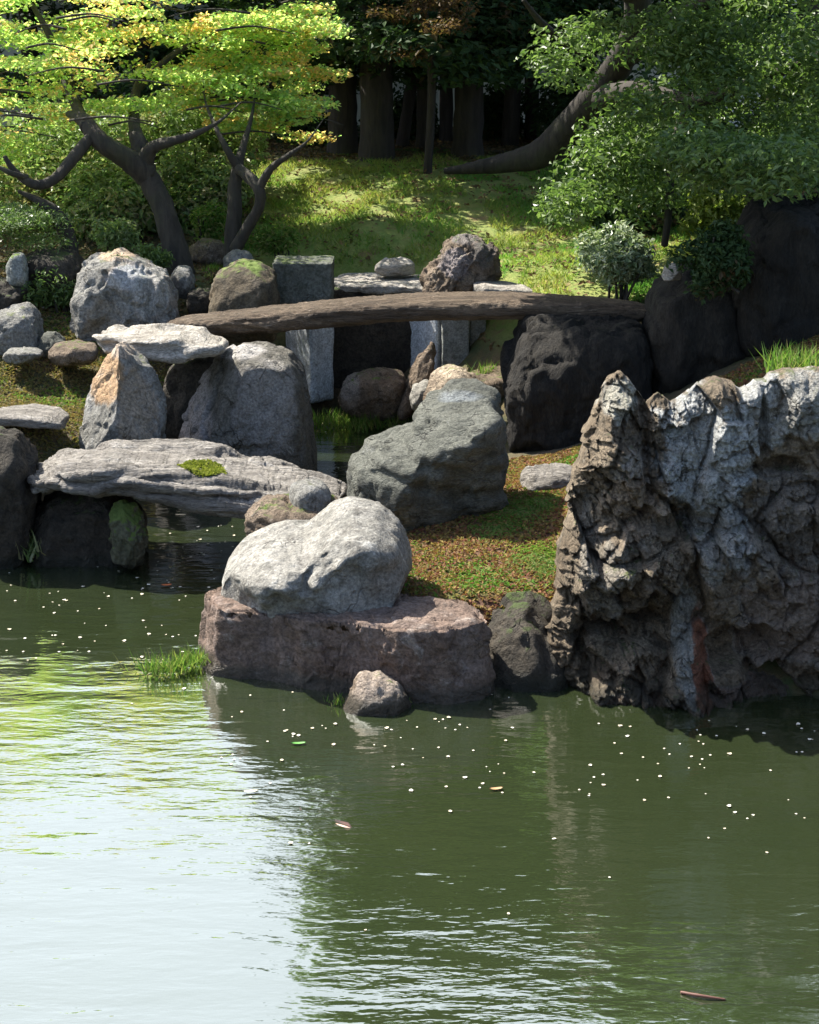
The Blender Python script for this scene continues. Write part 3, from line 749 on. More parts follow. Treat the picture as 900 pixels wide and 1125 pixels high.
rock('mossy_stone', [(122, 555), (135, 548), (150, 560), (160, 585), (162, 605), (150, 625), (128, 625), (122, 590)], 11.72, .3, rock_mat('moss_covered_stone', (.08, .085, .05), (.14, .13, .09), (.05, .05, .03), (.24, .25, .2), .3, moss=.75, mosscol=(.06, .085, .02)),
     'small moss-covered stone under the low slab bridge', 'stone', e=.8, k=.3, sub=5, amp=.1, seed=87)
rock('streaked_boulder', [(82, 320), (88, 292), (105, 279), (130, 275), (155, 288), (180, 300), (192, 322), (197, 350), (195, 390), (85, 390)], 15.7, .95, M_GREY,
     'rounded grey boulder with pale drip streaks under the maple', 'boulder', e=.65, k=.3, sub=6, amp=.055, seed=91, planes=5,
     bumps=[(120, 335, 25, 30, -.08), (165, 330, 6, 40, -.06), (180, 330, 5, 40, -.05)],
     tints=[(130, 280, 25, 8, (.50, .36, .24), .8), (140, 305, 25, 20, (.40, .42, .44), .9), (170, 320, 25, 40, (.36, .37, .36), .8), (115, 350, 25, 30, (.14, .15, .12), .5)])
rock('dark_rock', [(20, 320), (24, 284), (45, 275), (80, 277), (92, 290), (90, 325), (60, 335), (25, 330)], 16.1, .7, M_DARK, 'dark blocky rock behind the streaked boulder', e=.55, k=.3, sub=5, amp=.06, seed=92)
rock('standing_stone', [(8, 290), (14, 278), (25, 278), (30, 300), (30, 318), (10, 318)], 15.7, .3, M_PILLAR, 'narrow grey standing stone against the dark blocky rock', 'stone', e=.5, k=.3, sub=4, amp=.05, seed=93)
rock('dark_rock', [(-30, 330), (-10, 308), (10, 308), (28, 318), (30, 340), (-30, 345)], 15.6, .5, M_DARK, 'low dark rock at the foot of the narrow standing stone', e=.6, k=.3, sub=5, amp=.07, seed=94)
rock('grey_rock', [(-30, 385), (-20, 350), (5, 338), (25, 332), (40, 345), (46, 370), (44, 395), (-30, 395)], 15.2, .6, M_GREY, 'grey rock at the back of the mossy bank below the dark ones', e=.6, k=.3, sub=5, amp=.06, seed=95)
rock('small_stone', [(40, 385), (48, 366), (60, 365), (72, 375), (72, 392), (42, 392)], 15.1, .3, M_GREEN, 'small bluish grey stone in front of the streaked boulder', 'stone', e=.6, k=.3, sub=4, amp=.07, seed=96)
rock('flat_stone', [(52, 384), (58, 377), (80, 375), (104, 378), (108, 388), (100, 396), (56, 396)], 14.8, .4, M_BROWN, 'tan flat stone at the rear edge of the mossy bank', 'stone', e=.4, k=.1, sub=4, amp=.06, seed=97)
rock('flat_stone', [(2, 388), (10, 383), (30, 382), (46, 385), (48, 394), (5, 396)], 14.7, .3, M_GREY, 'thin bluish flat stone below the grey rock', 'stone', e=.5, k=.1, sub=4, amp=.06, seed=98)
for q, (poly, Y, m_, lab) in enumerate([
    ([(186, 300), (195, 291), (208, 294), (214, 310), (212, 326), (188, 326)], 16.2, M_GREY, 'grey mossy stone at the foot of the big maple trunk'),
    ([(206, 320), (216, 316), (232, 318), (236, 345), (206, 345)], 16.0, M_DARK, 'dark stone in the gap beside the streaked boulder'),
    ([(208, 272), (220, 262), (242, 264), (252, 276), (248, 290), (210, 290)], 17.6, M_BROWN, 'low tan stone on the leaf litter between the two maples'),
    ([(246, 282), (258, 274), (275, 278), (282, 292), (246, 296)], 16.9, M_GREY, 'grey stone beneath the smaller maple')]):
    rock('stone', poly, Y, .35, m_, lab, 'stone', e=.65, k=.3, sub=4, amp=.08, seed=100 + q)

# cut blocks and pillars behind the footbridge
def px(u, z, Y): return P(u, 300, Y)[0]
def block(name, u0, u1, vt, vb, Y, depth, mat, label, corner=None, cat='block', seed=1, amp=.03, rnd=.3):
    zt, zb = P(450, vt, Y)[2], P(450, vb, Y)[2]
    um, vm = (u0 + u1) / 2, (vt + vb) / 2
    x0, x1 = P(u0, vm, Y)[0], P(u1, vm, Y)[0]
    if corner is None: foot = [(x0, Y), (x1, Y), (x1, Y + depth), (x0, Y + depth)]
    else:                                     # turned so that one edge faces the pond
        xc = P(corner, vm, Y)[0]
        foot = [(xc, Y), (x1, Y + depth * .3), (x0 + (x1 - xc), Y + depth * 1.2), (x0, Y + depth * .9)]
    return slab(name, foot, zt, zb - .1, mat, label, cat, amp=amp, seed=seed, rnd=rnd, nb=120, size=.5)
block('stone_block', 300, 365, 289, 322, 15.85, .42, rock_mat('dark_cut_stone', (.085, .09, .075), (.14, .145, .125), (.05, .055, .04), (.2, .21, .19), .35, moss=.1, mosscol=(.05, .065, .02)), 'square dark grey cut block above the pale pillar by the footbridge', seed=111)
block('stone_pillar', 309, 366, 322, 432, 16.05, .55, M_SUNPILLAR, 'square stone pillar under the cut block coloured pale for its sunlit side', corner=341, cat='pillar', seed=112)
block('stone_pillar', 441, 492, 326, 430, 16.1, .45, M_SUNPILLAR, 'pale upright pillar under the sunlit slab', corner=480, cat='pillar', seed=113)
block('stone_pillar', 486, 516, 322, 420, 15.9, .35, M_PILLAR, 'grey-brown upright pillar beside the pale one', cat='pillar', seed=114)
block('stone_pillar', 516, 534, 324, 415, 16.0, .3, M_PILLAR, 'narrow grey upright pillar behind the leaning dark stone', cat='pillar', seed=115)
slab('retaining_wall', [(P(340, 380, 16.4)[0], 16.4), (P(545, 380, 16.4)[0], 16.4), (P(545, 380, 16.4)[0], 16.75), (P(340, 380, 16.4)[0], 16.75)], 1.1, -.1, M_DARK, 'dark shaded retaining wall between the two pale pillars', 'wall', amp=.04, seed=116, size=.6)
rock('dark_rock', [(230, 340), (238, 300), (262, 285), (285, 288), (303, 300), (308, 350), (300, 375), (232, 375)], 15.7, .7, rock_mat('umber_stone', (.085, .065, .04), (.14, .11, .07), (.04, .035, .025), (.2, .18, .13), .3, moss=.2, streak=.3), 'dark umber rock standing next to the square cut block', e=.55, k=.3, sub=5, amp=.05, seed=117)
rock('crag_stone', [(465, 330), (466, 308), (474, 292), (487, 280), (492, 264), (510, 257), (530, 262), (546, 274), (547, 300), (545, 330)], 15.9, .55, M_BROWN,
     'dark craggy stone rising behind the middle of the footbridge', e=.6, k=.3, sub=6, amp=.10, seed=118, planes=4, tints=[(500, 290, 20, 20, (.30, .26, .26), .8), (530, 280, 16, 20, (.09, .09, .08), .8), (512, 262, 20, 8, (.2, .2, .2), .7)])
rock('stone', [(411, 294), (420, 285), (440, 283), (455, 287), (458, 300), (412, 302)], 16.75, .3, M_WHITE, 'small cream stone on the grass above the sunlit slab', 'stone', e=.6, k=.3, sub=4, amp=.06, seed=119)
rock('stone', [(372, 440), (378, 418), (392, 410), (420, 406), (445, 412), (450, 430), (448, 455), (375, 455)], 15.75, .5, M_BROWN, 'brown rounded stone at the far water edge under the footbridge', 'stone', e=.65, k=.3, sub=5, amp=.07, seed=120, tints=[(385, 425, 14, 20, (.34, .30, .26), .8)])
rock('leaning_stone', [(438, 455), (445, 425), (462, 390), (474, 375), (482, 378), (474, 410), (458, 440), (448, 462)], 15.6, .35, M_BROWN, 'slanting dark brown stone leaning in front of the pale pillar', 'stone', e=.6, k=.3, sub=5, amp=.08, seed=121)
rock('stone', [(448, 440), (454, 424), (468, 418), (478, 424), (478, 450), (450, 450)], 15.2, .3, M_PALE, 'small pale stone at the foot of the slanting one', 'stone', e=.65, k=.3, sub=4, amp=.07, seed=122)
rock('stone', [(468, 440), (471, 413), (485, 403), (505, 402), (530, 414), (556, 420), (560, 460), (470, 465)], 14.9, .55, M_BROWN, 'buff stone with brown flank just behind the grey-green boulder', 'stone', e=.6, k=.3, sub=5, amp=.07, seed=123, tints=[(495, 408, 28, 10, (.58, .48, .36), .9), (480, 425, 12, 20, (.40, .32, .24), .7)])
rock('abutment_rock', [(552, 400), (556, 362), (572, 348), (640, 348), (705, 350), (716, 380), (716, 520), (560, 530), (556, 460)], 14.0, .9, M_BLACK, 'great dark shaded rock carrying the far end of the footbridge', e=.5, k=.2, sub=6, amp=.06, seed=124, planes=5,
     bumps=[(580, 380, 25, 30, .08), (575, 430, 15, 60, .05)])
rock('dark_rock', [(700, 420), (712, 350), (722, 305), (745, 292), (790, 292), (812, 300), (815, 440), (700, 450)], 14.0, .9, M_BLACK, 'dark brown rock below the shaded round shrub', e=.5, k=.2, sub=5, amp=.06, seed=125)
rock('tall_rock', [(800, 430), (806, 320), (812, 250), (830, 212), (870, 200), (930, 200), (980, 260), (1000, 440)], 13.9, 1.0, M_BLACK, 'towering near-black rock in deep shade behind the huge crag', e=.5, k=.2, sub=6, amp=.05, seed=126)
rock('stone', [(727, 302), (732, 292), (742, 289), (748, 296), (748, 306), (728, 308)], 13.7, .2, M_WHITE, 'tiny pale stone on top of the dark brown rock', 'stone', e=.7, k=.3, sub=4, amp=.06, seed=127)

# ------------------------------------------------------------------ leaf and bark materials
M_BARK = bark_mat('maple_bark', (.022, .018, .013), (.055, .045, .032))
M_BARKD = bark_mat('cedar_bark', (.016, .012, .010), (.045, .034, .027), .15)
M_BARKE = bark_mat('evergreen_bark', (.016, .013, .010), (.042, .034, .026), .3)
M_MAPLE = leaf_mat('maple_leaf', [(.28, .45, .16), (.40, .57, .22), (.54, .63, .25), (.64, .64, .28), (.44, .60, .27)], .5, .72, .3, .9, patch=(.84, .55, .28), patch_amt=.50)
M_EVER = leaf_mat('glossy_evergreen_leaf', [(.055, .10, .028), (.09, .15, .04), (.14, .21, .06), (.20, .27, .09)], .28, .45, .6)
M_BUSH = leaf_mat('shrub_leaf', [(.12, .20, .065), (.19, .28, .09), (.32, .36, .16), (.16, .24, .08)], .30, .45, .6, patch=(.32, .28, .15), patch_amt=.4)
M_CEDAR = leaf_mat('dark_forest_leaf', [(.02, .045, .016), (.033, .065, .02), (.05, .09, .026)], .5, .25, .3, .7, patch=(.07, .045, .02), patch_amt=.12)
M_RUSSET = leaf_mat('russet_leaf', [(.09, .05, .025), (.14, .08, .035), (.10, .08, .03)], .5, .4, .3)
M_LIME = leaf_mat('lime_leaf', [(.16, .22, .04), (.24, .28, .06), (.12, .18, .03)], .45, .5, .4)
M_GRASS = leaf_mat('grass_blade', [(.07, .16, .025), (.12, .22, .04), (.19, .26, .06), (.28, .26, .10)], .5, .45, .3)
M_HILLGRASS = leaf_mat('hill_grass_blade', [(.16, .25, .05), (.24, .33, .07), (.36, .36, .10), (.30, .31, .08), (.40, .28, .12)], .6, .45, .2, .7, patch=(.13, .30, .06), patch_amt=.6)
M_ISLE = leaf_mat('island_moss_leaf', [(.18, .07, .045), (.27, .12, .065), (.33, .26, .08), (.16, .08, .045), (.22, .22, .06)], .6, .35, .2, 1.6, patch=(.10, .21, .03), patch_amt=.22)
M_BANK = leaf_mat('bank_moss_leaf', [(.20, .14, .06), (.27, .20, .08), (.15, .16, .05), (.22, .12, .07)], .6, .35, .2, 1.3, patch=(.13, .22, .035), patch_amt=.35)

def tree_part(name, VF, mat, root, base):
    V, Fc = VF
    return link(name, make_mesh(name, V - base, Fc, mat, name != 'crown' and name != 'foliage'), (0, 0, 0), root)

# ------------------------------------------------------------------ the big maple
def pads(outline, n, Yr, seed, rx=(.28, .55), rz=(.05, .11)):
    rs = np.random.default_rng(seed); c, r = [], []
    o = np.asarray(outline, float)
    while len(c) < n:
        u, v = rs.uniform(o[:, 0].min(), o[:, 0].max(), 1), rs.uniform(o[:, 1].min(), o[:, 1].max(), 1)
        if not inside(outline, u, v)[0]: continue
        c.append(P(u[0], v[0], rs.uniform(*Yr))); s = rs.uniform(*rx); r.append((s, s, rs.uniform(*rz)))
    return np.array(c), np.array(r)

base = P(200, 300, 17.0); base[2] = Hgt(base[0], base[1])[0]
mt = empty('maple_tree', base, 'spreading maple with fresh yellow-green leaves and a forked dark trunk behind the streaked boulder', 'tree')
q = lambda u, v, Y: P(u, v, Y + .75 * float(smooth(150 - v, 0, 60)))
tree_part('trunk', join([tube([base - (0, 0, .2), q(192, 275, 17.0), q(178, 225, 17.05), q(158, 187, 17.1)], [.17, .125, .105, .10], 36, 16, 1)]), M_BARK, mt, base)
for s_, (pts, rr) in enumerate([
    ([q(162, 192, 17.1), q(140, 175, 17.0), q(110, 155, 16.9), q(92, 132, 16.9), q(75, 125, 17.0)], [.12, .10, .085, .07, .03]),
    ([q(100, 150, 16.9), q(85, 168, 16.75), q(62, 195, 16.6), q(40, 203, 16.5), q(18, 190, 16.5), q(5, 172, 16.5)], [.05, .055, .05, .045, .035, .02]),
    ([q(158, 190, 17.1), q(155, 165, 17.2), q(148, 140, 17.3), q(150, 100, 17.4), q(165, 70, 17.4)], [.11, .09, .06, .045, .02]),
    ([q(158, 180, 17.1), q(168, 162, 17.0), q(190, 155, 16.9), q(212, 148, 16.9), q(240, 134, 17.0), q(265, 112, 17.1)], [.09, .06, .045, .032, .016, .005]),
    ([q(95, 140, 16.9), q(75, 95, 17.1), q(55, 40, 17.2), q(35, 5, 17.3)], [.06, .045, .035, .02]),
    ([q(30, 195, 16.5), q(12, 190, 16.4), q(-8, 180, 16.4)], [.03, .025, .015]),
    ([q(150, 100, 17.4), q(190, 60, 17.5), q(250, 30, 17.6)], [.04, .03, .012]),
    ([q(75, 95, 17.1), q(110, 50, 17.3), q(130, 0, 17.4)], [.035, .025, .012])]):
    tree_part('limb', tube(pts, rr, 30, 10, 20 + s_), M_BARK, mt, base)
rs = np.random.default_rng(88)
for k in range(40):
    u, v = rs.uniform(-40, 320), rs.uniform(-10, 150); Y = rs.uniform(16.5, 17.8) + (1.0 if u > 190 else 0)
    a = P(u, v, Y); dx = rs.uniform(.3, .8) * rs.choice([-1, 1])
    tree_part('twig', tube([a, a + (dx * .5, rs.uniform(-.1, .1), .04), a + (dx, rs.uniform(-.2, .2), -.03)], [.012, .009, .004], 8, 6, k), M_BARK, mt, base)
c, r = pads([(-120, -40), (330, -40), (345, 40), (300, 110), (230, 140), (185, 128), (120, 135), (90, 165), (40, 182), (-120, 195)], 165, (17.0, 18.9), 3, (.18, .42), (.03, .08))
uu_ = seen(c)[0]; c[(uu_ > 190) & (c[:, 1] < 17.8), 1] += 1.4
c2, r2 = pads([(-120, -130), (260, -110), (330, -10), (-120, 0)], 46, (18.7, 19.9), 4)
pt, d = clump_points(np.vstack([c, c2]), np.vstack([r, r2]), 38000, 5, .4)
tree_part('crown', leaves(pt, .052, .6, 6, .75), M_MAPLE, mt, base)

base = P(256, 288, 17.3); base[2] = Hgt(base[0], base[1])[0]
q = lambda u, v, Y: P(u, v, Y)
mt = empty('maple_tree', base, 'smaller maple with crooked twin stems at the foot of the grassy mound', 'tree')
tree_part('trunk', tube([base - (0, 0, .15), q(256, 262, 17.3), q(258, 230, 17.3), q(258, 205, 17.35), q(262, 180, 17.4), q(268, 158, 17.5), q(276, 130, 17.7), q(282, 95, 18.2)], [.09, .08, .07, .065, .05, .034, .018, .005], 36, 14, 3), M_BARK, mt, base)
for s_, (pts, rr) in enumerate([
    ([q(258, 275, 17.2), q(272, 250, 17.15), q(285, 225, 17.1), q(283, 205, 17.1), q(262, 185, 17.3)], [.06, .055, .05, .055, .05]),
    ([q(284, 208, 17.1), q(298, 185, 17.05), q(318, 170, 17.0), q(338, 155, 17.2), q(356, 130, 17.8)], [.045, .034, .024, .012, .004]),
    ([q(262, 185, 17.35), q(250, 165, 17.3), q(238, 142, 17.4), q(226, 112, 17.8), q(222, 80, 18.2)], [.045, .034, .022, .012, .004]),
    ([q(258, 278, 17.2), q(268, 285, 17.1), q(275, 292, 17.05)], [.05, .04, .02])]):
    tree_part('limb', tube(pts, rr, 26, 10, 40 + s_), M_BARK, mt, base)
c, r = pads([(190, 40), (330, -10), (362, 60), (365, 130), (330, 160), (250, 160), (200, 130)], 50, (18.0, 19.2), 7, (.2, .38), (.03, .08))
pt, d = clump_points(c, r, 11000, 8, .4)
tree_part('crown', leaves(pt, .052, .6, 9, .75), M_MAPLE, mt, base)

# bare small tree at the edge, over the dark rocks
base = P(80, 285, 16.6); base[2] = Hgt(base[0], base[1])[0]
mt = empty('small_tree', base, 'short leaning dark stem with fine needles beside the dark blocky rock', 'tree')
tree_part('trunk', tube([base - (0, 0, .1), q(74, 262, 16.6), q(62, 235, 16.6), q(45, 222, 16.6), q(20, 210, 16.6)], [.09, .08, .06, .04, .015], 30, 12, 5), M_BARK, mt, base)
c, r = pads([(-80, 225), (40, 230), (70, 250), (50, 268), (-80, 270)], 26, (15.9, 16.6), 10, (.2, .35), (.05, .1))
pt, d = clump_points(c, r, 9000, 11, .3)
tree_part('crown', leaves(pt, .05, .4, 12, .22), M_EVER, mt, base)

# ------------------------------------------------------------------ shrubs
def shrub(name, label, cs, rad, n, size, mat, seed, aspect=.5, up=.35, stems=9, base=None, group=None):
    cs = np.asarray(cs, float)
    b = np.array([cs[:, 0].mean(), cs[:, 1].mean(), 0]); b[2] = Hgt(b[0], b[1])[0] if base is None else base
    root = empty(name, b, label, 'shrub', group)
    rad = np.asarray(rad, float)
    pt, d = clump_points(cs, rad, n, seed, .7)
    tree_part('foliage', leaves(pt, size, up, seed + 1, aspect, out=d * .6), mat, root, b)
    rs = np.random.default_rng(seed + 2); tb = []
    for k in range(stems):
        i = rs.integers(len(cs)); e = cs[i] + rs.normal(size=3) * rad[i] * .45
        s = b + (rs.normal() * .06, rs.normal() * .06, -.05)
        tb.append(tube([s, s * .6 + e * .4 + (0, 0, .03), e], [.014, .011, .005], 10, 6, seed + k))
    tree_part('stem', join(tb), M_BARK, root, b)
    return root
def blob(u, v, Y, ru, rv, n=12, seed=0, cr=.45):
    rs = np.random.default_rng(seed); C0 = P(u, v, Y); s = Y / F * 1.03
    c, r = [], []
    for k in range(n):
        d = rs.normal(size=3); d /= np.linalg.norm(d); f = rs.uniform(.3, .72)
        c.append(C0 + d * f * np.array([ru * s, ru * s * .9, rv * s])); z = rs.uniform(.8, 1.2)
        r.append(np.array([ru * s, ru * s, rv * s]) * cr * z)
    return np.array(c), np.array(r)
c, r = blob(677, 283, 15.3, 52, 33, 24, 1, .36); shrub('round_shrub', 'clipped round shrub with glossy pale-flecked leaves at the end of the footbridge', c, r, 7500, .055, leaf_mat('pale_glossy_leaf', [(.08, .13, .05), (.16, .22, .10), (.42, .45, .32), (.26, .32, .17)], .3, .3, .7), 21)
c, r = blob(782, 288, 13.4, 46, 46, 22, 2, .36); shrub('round_shrub', 'dark round shrub in the shade on top of the dark brown rock', c, r, 5200, .055, M_CEDAR, 24, base=P(785, 312, 13.35)[2])
c, r = blob(795, 235, 15.6, 48, 36, 14, 3); shrub('lime_shrub', 'yellow-green shrub glowing behind the dark round one', c, r, 2600, .07, M_LIME, 27)
for k, (u, v, Y, ru, rv, lab) in enumerate([
    (25, 205, 19.2, 95, 55, 'glossy shrub behind the short leaning stem'),
    (130, 225, 18.6, 70, 55, 'glossy shrub filling the gap under the big maple fork'),
    (215, 210, 18.9, 60, 60, 'glossy shrub between the two maple trunks'),
    (105, 165, 19.8, 110, 50, 'tall shrub standing behind the big maple'),
    (225, 150, 19.8, 80, 50, 'tall shrub behind the smaller maple')]):
    c, r = blob(u, v, Y, ru, rv, 18, 30 + k); shrub('glossy_shrub', lab, c, r, 6500, .075, M_BUSH, 40 + 3 * k, stems=12, group='shrubs behind the maples')
for k, (u, v, Y, ru, rv, lab) in enumerate([
    (128, 262, 17.2, 26, 22, 'small bush on the litter right behind the streaked boulder'),
    (165, 285, 16.6, 20, 18, 'dark little bush at the base of the big maple'),
    (300, 262, 17.4, 26, 16, 'bright low fern clump at the base of the smaller maple'),
    (60, 320, 15.75, 36, 22, 'low dark evergreen cushion beside the streaked boulder'),
    (230, 245, 18.0, 24, 22, 'low bright bush left of the crooked twin stems')]):
    c, r = blob(u, v, Y, ru, rv, 10, 60 + k); shrub('low_bush', lab, c, r, 1700, .05, (M_BUSH, M_EVER, M_GRASS, M_EVER, M_GRASS)[k], 70 + 3 * k, stems=7, aspect=.4)

# ------------------------------------------------------------------ the leaning evergreen with its great crown
base = W(545, 186, 1.85)
ev = empty('evergreen_tree', base, 'great leaning broadleaf evergreen whose dark glossy crown hangs over the footbridge end', 'tree')
Yt = base[1]
tree_part('trunk', tube([base + (-.55, .0, -.02), base + (-.2, 0, .02), q(560, 178, Yt), q(595, 168, Yt - .1), q(625, 140, Yt - .3), q(650, 110, Yt - .6), q(680, 70, Yt - 1.0), q(700, 20, Yt - 1.4), q(690, -90, Yt - 1.8), q(660, -200, Yt - 2)], [.03, .07, .11, .15, .16, .15, .14, .13, .11, .05], 60, 16, 9), M_BARKE, ev, base)
for s_, (pts, rr) in enumerate([
    ([q(655, 108, Yt - .6), q(700, 100, 17.6), q(760, 110, 16.6), q(830, 90, 16.0), q(900, 60, 15.8)], [.12, .09, .07, .05, .03]),
    ([q(690, 60, 18.2), q(740, 20, 17.4), q(820, -20, 16.5), q(900, -80, 16)], [.11, .08, .06, .03]),
    ([q(700, 0, 17.9), q(640, -60, 17.2), q(560, -130, 16.8), q(450, -180, 16.8)], [.1, .08, .06, .03]),
    ([q(760, 110, 16.6), q(740, 160, 16.2), q(735, 230, 15.9), q(730, 270, 15.9)], [.05, .04, .035, .03]),
    ([q(640, 60, 18.5), q(600, 30, 18.2), q(575, 0, 18.0)], [.05, .035, .02]),
    ([q(690, -60, 17.6), q(740, -200, 17.2), q(800, -330, 17)], [.1, .07, .03]),
    ([q(690, -60, 17.6), (1.2, 15.8, 4.35), (.4, 15.2, 4.4), (-.6, 14.9, 4.45)], [.1, .07, .05, .02]),
    ([q(690, -60, 17.6), q(620, -220, 17.6), q(560, -350, 17.6)], [.1, .07, .03])]):
    tree_part('limb', tube(pts, rr, 30, 10, 50 + s_), M_BARKE, ev, base)
rs = np.random.default_rng(11)
def clumps(outline, n, Yr, rx, rz, seed):
    c, r = pads(outline, n, Yr, seed, rx, rz)
    return c, r
parts = [clumps([(590, 70), (640, 30), (760, -10), (960, -30), (960, 190), (880, 190), (800, 175), (740, 150), (680, 130), (640, 100), (600, 95)], 95, (14.6, 17.8), (.22, .42), (.10, .2), 13),
         clumps([(640, 130), (760, 150), (760, 215), (700, 235), (620, 235), (600, 215), (610, 175)], 42, (15.6, 17.0), (.18, .34), (.10, .2), 14),
         clumps([(720, 150), (960, 160), (960, 200), (820, 205), (770, 195)], 34, (12.9, 14.6), (.2, .35), (.08, .16), 15)]
c = np.vstack([p[0] for p in parts]); r = np.vstack([p[1] for p in parts])
cu_, cv_ = seen(c)
tl = np.array([(540, 182), (560, 178), (595, 168), (625, 140), (650, 110), (675, 80)])
keep = np.min(np.hypot(cu_[:, None] - np.array([np.interp(k, range(6), tl[:, 0]) for k in np.linspace(0, 5, 26)]), cv_[:, None] - np.array([np.interp(k, range(6), tl[:, 1]) for k in np.linspace(0, 5, 26)])), 1) > 27
c, r = c[keep], r[keep]
# upper crown, above the picture: seen in the pond and shading the rocks
n2 = 60
th = rs.uniform(0, 2 * math.pi, n2); rad_ = np.sqrt(rs.uniform(0, 1, n2)); hz_ = rs.uniform(0, 1, n2)
cu = np.stack([3.3 + 2.3 * rad_ * np.cos(th) * (1 - .55 * hz_), 15.8 + 2.0 * rad_ * np.sin(th) * (1 - .4 * hz_), 4.4 + 3.8 * hz_], 1)
ru = np.stack([rs.uniform(.4, .75, n2)] * 2 + [rs.uniform(.22, .42, n2)], 1)
no = 60
co_ = np.stack([rs.uniform(-.6, 2.5, no), rs.uniform(13.7, 15.9, no), rs.uniform(4.15, 4.8, no)], 1)
ro_ = np.stack([rs.uniform(.35, .6, no)] * 2 + [rs.uniform(.12, .22, no)], 1)
p3, d3 = clump_points(co_, ro_, 20000, 171, .55)
p1, d1 = clump_points(c, r, 31000, 16, .6); p2, d2 = clump_points(cu, ru, 18000, 17, .55)
VF = join([leaves(p1, .065, .45, 18, .5, out=d1 * .35), leaves(p2, .11, .45, 19, .55, out=d2 * .35), leaves(p3, .12, .6, 20, .6)])
tree_part('crown', VF, M_EVER, ev, base)

# ------------------------------------------------------------------ forest behind the mound
def crown_mesh(seed, hgt, rad, z0, n, size, mat):
    rs = np.random.default_rng(seed); m = 46
    hz_ = rs.uniform(0, 1, m); th = rs.uniform(0, 2 * math.pi, m); rr = np.sqrt(rs.uniform(.05, 1, m)) * rad * (1 - .65 * hz_)
    c = np.stack([rr * np.cos(th), rr * np.sin(th), z0 + (hgt - z0) * hz_], 1)
    r = np.stack([rs.uniform(.4, .8, m)] * 2 + [rs.uniform(.18, .36, m)], 1)
    p, d = clump_points(c, r, n, seed + 1, .5)
    V, Fc = leaves(p, size, .4, seed + 2, .5, out=d * .3)
    return make_mesh('crown', V, Fc, mat, False)
CR = [crown_mesh(201, 8.3, 1.9, 1.5, 15000, .12, M_CEDAR), crown_mesh(205, 7.6, 2.1, 1.25, 15000, .12, M_CEDAR), crown_mesh(209, 6.3, 2.0, .8, 12000, .12, M_CEDAR)]
def forest_tree(u, Y, r0, lean, cr, label, top=6.5, rot=0):
    Y += 1.5; r0 *= 1.07
    b = P(u, 172, Y); b[2] = Hgt(b[0], b[1])[0] - .05
    root = empty('cedar_tree', b, label, 'tree', 'trees behind the mound')
    V, Fc = tube([(0, 0, -.1), (lean * .1, 0, .25), (lean * .5, 0, 1.5), (lean, 0, 3), (lean * 1.2, 0, top)], [r0 * 1.35, r0 * 1.02, r0 * .95, r0 * .85, r0 * .25], 40, 14, int(u))
    link('trunk', make_mesh('trunk', V, Fc, M_BARKD), (0, 0, 0), root)
    c = link('crown', CR[cr], (lean, 0, 0), root); c.rotation_euler = (0, 0, rot)
    if u < 520: c.scale = (1, 1, .8)
for a in [(377, 20.6, .16, 0, 0, 'dark slim cedar trunk nearest the maple leaves'), (415, 20.0, .185, -.03, 1, 'broad dark cedar trunk at the crest of the mound, beside the slim one'),
          (440, 21.3, .07, .5, 1, 'thin slanting trunk between two broad cedar trunks'), (466, 21.0, .09, 0, 0, 'thin straight trunk just before the second broad cedar'),
          (514, 20.3, .165, .02, 1, 'broad fluted cedar trunk at the tip of the leaning evergreen root'), (490, 22.0, .08, 0, 0, 'thin pale-edged trunk half behind the fluted cedar'),
          (560, 21.6, .10, .1, 0, 'dark trunk in the gap before the leaning evergreen'), (585, 22.4, .09, -.1, 1, 'thin dark trunk close behind the leaning evergreen'),
          (640, 22.2, .14, 0, 0, 'dark trunk hidden behind the evergreen leaves'), (760, 21.5, .18, 0, 1, 'stout trunk deep behind the evergreen crown'), (880, 21, .16, 0, 0, 'farthest trunk at the dark corner behind the evergreen')]:
    forest_tree(*a, rot=a[0] * .37)
for k, (u, Y) in enumerate([(-80, 22.5), (40, 23.5), (160, 22.8), (270, 23.2)]):
    forest_tree(u, Y, .12, 0, 2, ['dark tree behind the shrubs at the pond corner', 'dark tree behind the tall shrub of the big maple', 'dark tree rising between the maple crowns', 'dark tree behind the smaller maple'][k], 3.5, k * 1.3)

# russet tree whose twigs hang in at the top
base = P(470, 170, 19.6); base[2] = Hgt(base[0], base[1])[0]
rt = empty('russet_tree', base + (.0, .9, 0), 'thin tree with russet spring leaves hanging before the dark cedars', 'tree')
bb = base + (0, .9, 0)
tree_part('trunk', tube([bb, bb + (.05, 0, 1.2), bb + (-.1, -.3, 2.4), bb + (0, -.6, 3.4)], [.05, .045, .04, .02], 30, 10, 3), M_BARKD, rt, bb)
c, r = pads([(400, -50), (540, -50), (520, 10), (480, 40), (465, 80), (445, 75), (425, 30)], 22, (18.9, 20.2), 31, (.15, .32), (.06, .14))
pt, d = clump_points(c, r, 3200, 32, .4)
tree_part('crown', leaves(pt, .055, .4, 33, .6), M_RUSSET, rt, bb)

